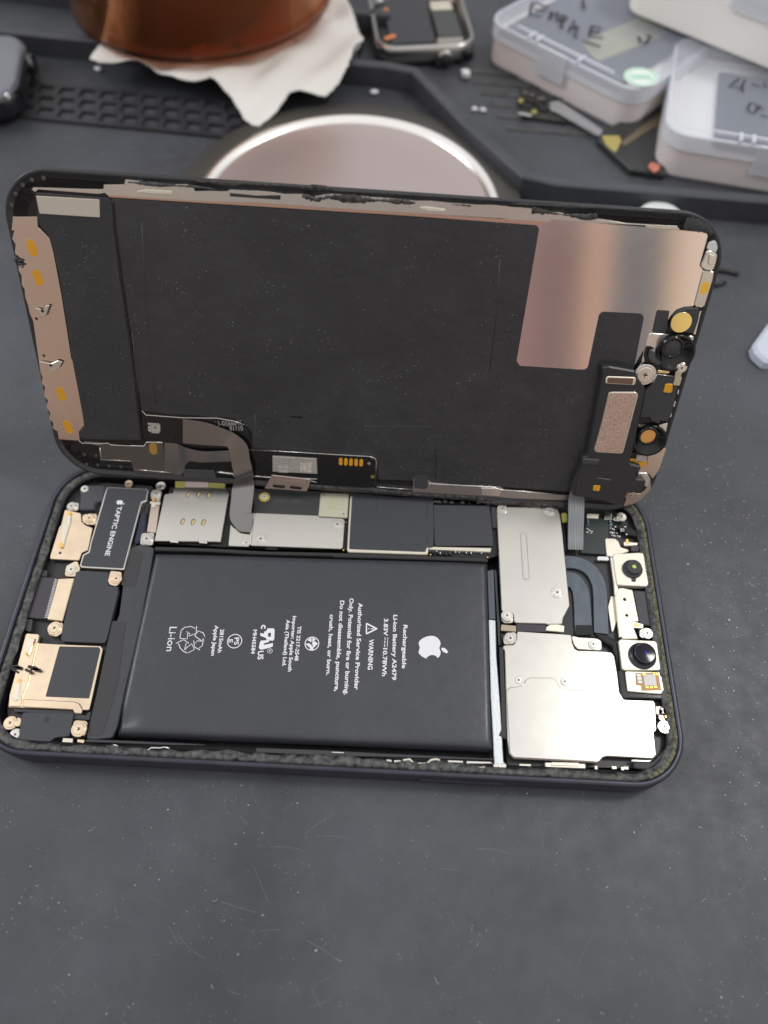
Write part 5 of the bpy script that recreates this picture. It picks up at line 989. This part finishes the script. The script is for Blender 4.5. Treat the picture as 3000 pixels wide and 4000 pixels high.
# watches
def rounded_box(mb, cxy, w_, l_, ang, prof, r=9, mi=0, n=8):
    """stack of rounded rectangles; prof = (inset, z)"""
    vs = []; L = None
    for ins, z in prof:
        P = rrect(w_ - 2 * ins, l_ - 2 * ins, max(.5, r - ins), n=n); L = len(P)
        for x, y in P: vs.append((cxy[0] + x * math.cos(ang) - y * math.sin(ang), cxy[1] + x * math.sin(ang) + y * math.cos(ang), z))
    fs = [(k * L + i, k * L + (i + 1) % L, (k + 1) * L + (i + 1) % L, (k + 1) * L + i) for k in range(len(prof) - 1) for i in range(L)]
    fs.append(tuple((len(prof) - 1) * L + i for i in range(L))); mb.add(vs, fs, mi, True)
wt = empty('smartwatch', (0, 0, 0), 'black smartwatch with glossy screen lying at the left edge of the mat', 'watch')
wc = (-158, 214); wa = .30 - math.pi
pa = Vector((-139.86,230.66)); pb = Vector((-130.15,187.80)); wa = math.atan2((pa - pb).y, (pa - pb).x) - math.pi / 2
mid = (pa + pb) / 2; nrm_ = Vector((math.cos(wa), math.sin(wa))); cw = mid - nrm_ * 18.5
b = MB(); rounded_box(b, cw, 38, 46, wa, [(4, 1.5), (1.5, 2.2), (.3, 4), (0, 6), (.2, 8.5), (1.0, 10)], 11); b.build('watch_case', mat('glossy_black_case', (.012, .012, .015), .12, coat=.6), wt)
b = MB(); rounded_box(b, cw, 38, 46, wa, [(1.0, 9.9), (1.6, 10.8), (2.6, 11.3), (4.2, 11.6)], 11); b.build('watch_screen', mat('screen_glass', (.13, .135, .17), .10, coat=1.), wt)  # pale bluish base colour stands in for the reflection on the glass
b = MB(); q = cw + nrm_ * 19.3; t_ = Vector((-nrm_.y, nrm_.x)); c = q + t_ * 8
b.tube([(c.x - nrm_.x * 1, c.y - nrm_.y * 1, 6.2), (c.x + nrm_.x * 1.6, c.y + nrm_.y * 1.6, 6.2)], 3.4, 24); b.build('watch_crown', mat('crown_metal', (.12, .12, .13), .25, .9), wt)

def open_watch(label, BL, BR, TL, z, cr=True, g='opened smartwatches with screens removed'):
    BL, BR, TL = Vector(BL), Vector(BR), Vector(TL); u = (BR - BL).normalized(); W_ = (BR - BL).length; ang = math.atan2(u.y, u.x); v = Vector((-u.y, u.x)); Lh = W_ * 1.17
    c = BL + u * W_ / 2 + v * Lh / 2
    root = empty('opened_watch', (c.x, c.y, 0), label, 'watch', group=g)
    def R(x, y): return (x * math.cos(ang) - y * math.sin(ang), x * math.sin(ang) + y * math.cos(ang))
    b = MB(); rounded_box(b, (0, 0), W_, Lh, ang, [(4, .3), (1, 1.5), (0, 4), (0, z - 2), (.5, z - .6), (1.1, z), (1.9, z), (2.3, z - .8), (2.5, z - 3.5)], 9); b.build('watch_case', mat('pale_aluminium', (.45, .44, .43), .28, 1), root)
    b = MB(); rounded_box(b, (0, 0), W_ - 4.6, Lh - 4.6, ang, [(0, z - 3.5), (.1, z - 3.4)], 7); b.build('watch_interior', pcb, root)
    def pl(n_, x0, y0, x1, y1, zt, m_): plate(n_, [R((x0 - .5) * W_, (y0 - .5) * Lh), R((x1 - .5) * W_, (y0 - .5) * Lh), R((x1 - .5) * W_, (y1 - .5) * Lh), R((x0 - .5) * W_, (y1 - .5) * Lh)], zt, 2, m_, root, .8, .3)
    pl('battery', .16, .13, .60, .88, z - 1.2, mat('watch_battery', (.035, .037, .045), .35)); pl('circuit_module', .64, .22, .88, .62, z - 1.5, mat('grey_module', (.06, .066, .066), .4)); pl('brass_parts', .64, .66, .86, .80, z - 1.3, cream); pl('silver_parts', .62, .09, .88, .20, z - 1.5, speckl)
    for (x, y, L_, a_) in ((.13, .20, 3.2, .6), (.15, .62, 2.6, 1.2), (.30, .93, 3.5, 1.4)):
        p = R((x - .5) * W_, (y - .5) * Lh); plate('orange_tape', stadium((p[0], p[1]), (p[0] + L_ * math.cos(a_), p[1] + L_ * math.sin(a_)), 1.0), z - .7, .3, mat('orange_tape', (.80, .26, .10), .5), root, 0, .05)
    if cr:
        b = MB(); p0 = Vector(R(.17 * W_, -.5 * Lh)); d = Vector(R(0, -1))
        b.tube([(p0.x, p0.y, 3.6), (p0.x + d.x * 2.0, p0.y + d.y * 2.0, 3.6)], 3.4, 28); b.tube([(p0.x + d.x * 1.9, p0.y + d.y * 1.9, 3.6), (p0.x + d.x * 2.2, p0.y + d.y * 2.2, 3.6)], 2.7, 28, mi=1); b.build('watch_crown', [mat('crown_silver', (.4, .4, .4), .25, 1), blk], root)
        b = MB(); p0 = Vector(R(.40 * W_, -.485 * Lh)); b.tube([(p0.x, p0.y, 4), (p0.x + d.x * .9, p0.y + d.y * .9, 4)], 2.2, 20); b.build('side_button', blkg, root)
    return root
open_watch('opened watch case with dark battery and orange tape, left of the scribbled box', (-4.50,231.95), (35.75,237.97), (2.51,272.80), 8)
open_watch('opened watch case half hidden behind the white cloth, silver rim showing', (-35.58,226.58), (-8.19,232.63), (-37.25,270.40), 8, cr=False)

# loose parts between the boxes
lp_ = empty('phone_back_part', (0, 0, 0), 'dark phone part with yellowed glue tucked between the two boxes', 'phone part')
plate('dark_slab', [(78.34,187.56),(80.26,192.52),(105.28,214.92),(99.69,168.25),(88.00,170.37)], 2.4, 2.2, mat('dark_slab', (.03, .032, .032), .35), lp_, .8, .3)
plate('glue_stain', [(79.64,189.36),(86.07,189.73),(86.47,186.54),(83.58,179.05),(80.68,184.10)], 2.75, .35, mat('yellow_glue', (.38, .32, .10), .5), lp_, 1.0, .1)
plate('brown_strip', [(86.40,186.01),(102.57,204.48),(101.59,197.70),(87.24,183.42)], 2.75, .35, mat('brown_strip', (.14, .11, .07), .5), lp_, .5, .1)
tag(MB().prism([(93.69,171.10),(95.16,173.69),(97.92,172.34),(97.56,169.83),(95.55,167.74)], 3.6, .8, .6, .2).build('orange_chip', mat('orange_bit', (.55, .20, .13), .5)), 'small orange scrap lying beside the right hand box', 'scrap')
lp2 = empty('small_circuit_board', (0, 0, 0), 'small dark circuit scrap poking out under the scribbled box', 'circuit board')
plate('board', [(52.10,222.89),(68.74,209.52),(67.93,199.20),(51.66,202.21)], 1.4, 1.2, mat('board_dark', (.03, .03, .025), .45, var=.5, vscale=.4), lp2, .5, .2)
comps('component', [(53.62,216.20),(56.27,215.16),(59.51,212.98),(56.28,203.51),(62.57,208.47)], 1.9, [(3, 2), (2, 1.5)], mat('dim_component', (.12, .11, .1), .5), parent=lp2)
comps('gold_component', [(56.30,203.74),(51.66,210.76)], 2.0, [(1.6, 2.2)], mat('yellow_component', (.34, .31, .08), .4), parent=lp2)
comps('silver_component', (52.90,201.95), 2.0, [(5, 1.6)], steelb, -.3, lp2)
random.seed(15); comps('component', [(52.42,212.57),(53.87,207.97),(55.36,210.98),(57.95,209.37),(60.12,206.60),(62.06,210.78),(63.91,208.55),(65.59,213.33),(59.62,214.76)], 1.8, [(3.5, 2.5), (2, 3), (4, 1.5)], mat('dark_component', (.02, .02, .022), .4), -.5, lp2)
tag(MB().prism([(62.67,210.46),(66.07,211.25),(80.60,193.41),(79.61,190.10),(78.05,190.55),(64.85,203.67),(62.31,205.23)], 2.4, .5, .6, .15).build('plastic_sliver', mat('clear_sliver', (.5, .5, .52), .15, trans=.5)), 'translucent plastic sliver along the lower edge of the scribbled box', 'scrap')

# small white things
def blob(name, c, rx, ry, rz_, m, seed, label, cat, z=None, rot=0, group=None, lump=.16):
    random.seed(seed); b = MB(); vs = []; N1, N2 = 14, 24; ph = [random.uniform(0, 6) for _ in range(6)]
    for i in range(N1 + 1):
        t = math.pi * i / N1
        for j in range(N2):
            a = 2 * math.pi * j / N2; k = 1 + lump * (math.sin(2 * a + ph[0]) * math.sin(t) + .7 * math.sin(3 * a + ph[1] + t * 2) * math.sin(t) + .6 * math.sin(4 * t + ph[2]) * math.sin(t))
            x = rx * k * math.sin(t) * math.cos(a); y = ry * k * math.sin(t) * math.sin(a); zz = rz_ * math.cos(t)
            vs.append((x * math.cos(rot) - y * math.sin(rot), x * math.sin(rot) + y * math.cos(rot), zz))
    fs = [(i * N2 + j, (i + 1) * N2 + j, (i + 1) * N2 + (j + 1) % N2, i * N2 + (j + 1) % N2) for i in range(N1) for j in range(N2)]
    b.add(vs, fs, 0, True); o = b.build(name, m, None, (c[0], c[1], z if z else rz_)); tag(o, label, cat, group); return o
wp = mat('white_plastic_bit', (.70, .72, .74), .5, bump=.3, bscale=1)
tag(MB().prism([(119.46,98.26),(116.31,94.05),(112.82,89.15),(112.86,86.16),(114.98,82.74),(116.88,82.41),(121.22,87.05),(123.34,96.29),(122.00,99.35)], 3.4, 3.2, 1.2, .9).build('plastic_scrap', see(mat('bluish_plastic', (.62, .67, .78), .3, bump=.6, bscale=.6), .8)), 'bluish white angular plastic scrap at the right edge of the mat', 'scrap')
blob('white_crumb', (30.89,228.90), 2.1, 2.0, 1.6, wp, 5, 'large white crumb on the grooved mat right of the watch crown', 'crumb')
blob('white_crumb', (-4.21,215.46), 1.8, 1.0, .9, wp, 6, 'white crumb behind the dish below the watches', 'crumb')
blob('white_crumb', (34.20,206.66), 1.0, 1.0, .8, wp, 8, 'left one of the two tiny white crumbs beside the diagonal ridge', 'crumb')
blob('white_crumb', (37.40,206.19), 1.2, .9, .8, wp, 9, 'right one of the two tiny white crumbs beside the diagonal ridge', 'crumb')
blob('white_crumb', (-113.99,225.39), 1.5, 1.0, .8, wp, 10, 'white crumb below the left tip of the white cloth', 'crumb')
# white cap behind display
cpx, cpy = (93.74,143.36)
b = MB(); b.lathe(0, 0, [(.01, .1), (6.6, .1), (7.2, .8), (7.3, 4.0), (6.9, 4.8), (5.5, 5.2), (.01, 5.3)], 48)
ob = b.build('bottle_cap', mat('cap_plastic', (.66, .70, .69), .4), None, (cpx, cpy, 0)); tag(ob, 'round white plastic cap just behind the right end of the raised display', 'cap')
# black bits at the display edge
tag(MB().tube([(*(109.64,123.22), .6), (*(113.64,122.55), .6), (*(116.22,121.53), .5)], .75, 8).build('black_sliver', blk), 'longer straight black sliver sticking out right of the display', 'scrap')
tag(MB().tube([(*(107.59,115.97), .6), (*(110.20,117.14), .6), (*(111.39,117.72), .4)], .6, 8).build('black_sliver', blk), 'shorter bent black sliver right of the display edge', 'scrap')

# dust and flakes
random.seed(77); b = MB()
def flake(x, y, z, s_, b):
    n = random.randint(3, 5); a0 = random.uniform(0, 6); P = [(x + s_ * random.uniform(.5, 1) * math.cos(a0 + 6.283 * k / n), y + s_ * random.uniform(.3, 1) * math.sin(a0 + 6.283 * k / n), z + random.uniform(0, s_ * .8)) for k in range(n)]
    P.append((x, y, z + s_ * .9)); b.add(P, [(k, (k + 1) % n, n) for k in range(n)], 0)
for k in range(5200):
    x = random.uniform(-200, 190); y = random.uniform(-90, 260)
    if random.random() < .35: x = random.gauss(95, 14); y = random.gauss(10, 40)
    if -73 < x < 73 and -36 < y < 36: continue
    s_ = random.choice((.06, .07, .09, .1, .13, .18, .26)) * (1.6 if random.random() < .05 else 1)
    flake(x, y, .01, s_, b)
cl_c = [(random.uniform(-70, 110), random.uniform(-85, 80)) for _ in range(26)]
for k in range(1500):
    c = random.choice(cl_c); x = random.gauss(c[0], 4); y = random.gauss(c[1], 4)
    if -74 < x < 74 and -36.5 < y < 36.5: continue
    flake(x, y, .01, random.choice((.04, .05, .07, .1)), b)
for k in range(12): a = random.uniform(0, 6.28); x = random.uniform(-60, 90); y = random.uniform(-80, -42); L = random.uniform(.5, 1.6); b.tube([(x, y, .08), (x + L * .5 * math.cos(a), y + L * .5 * math.sin(a), .15), (x + L * math.cos(a + .4), y + L * math.sin(a + .4), .08)], .05, 4)
sc = MB(); random.seed(31)
for k in range(240):
    x = random.uniform(-90, 120); y = random.uniform(-88, -38) if k % 2 else random.uniform(-88, 120)
    if -75 < x < 75 and -37.5 < y < 37: continue
    a = random.uniform(0, 3.14); L = random.choice((.6, 1, 1.5, 2.5, 4, 7)); c_ = random.uniform(-.25, .25)
    stroke(sc, [(x + L * t * math.cos(a + c_ * t), y + L * t * math.sin(a + c_ * t)) for t in (0, .25, .5, .75, 1)], random.uniform(.03, .11), .012)
sc.build('scratch_marks', mat('scratch_grey', (.115, .118, .125), .6), mat_o)
ob = b.build('dust', mat('dust_grey', (.42, .43, .44), .8)); ob['kind'] = 'stuff'; ob['label'] = 'fine pale dust and flakes scattered over the black mat'
random.seed(78); b = MB()
for k in range(420):
    x = random.uniform(-62, 60); y = random.uniform(-30, 28) if k % 3 else random.gauss(26, 3)
    flake(x, y, .11, random.choice((.04, .05, .06, .09)), b)
b.build('dust_flakes', mat('dust_light', (.5, .5, .5), .8), disp)['kind'] = 'stuff'
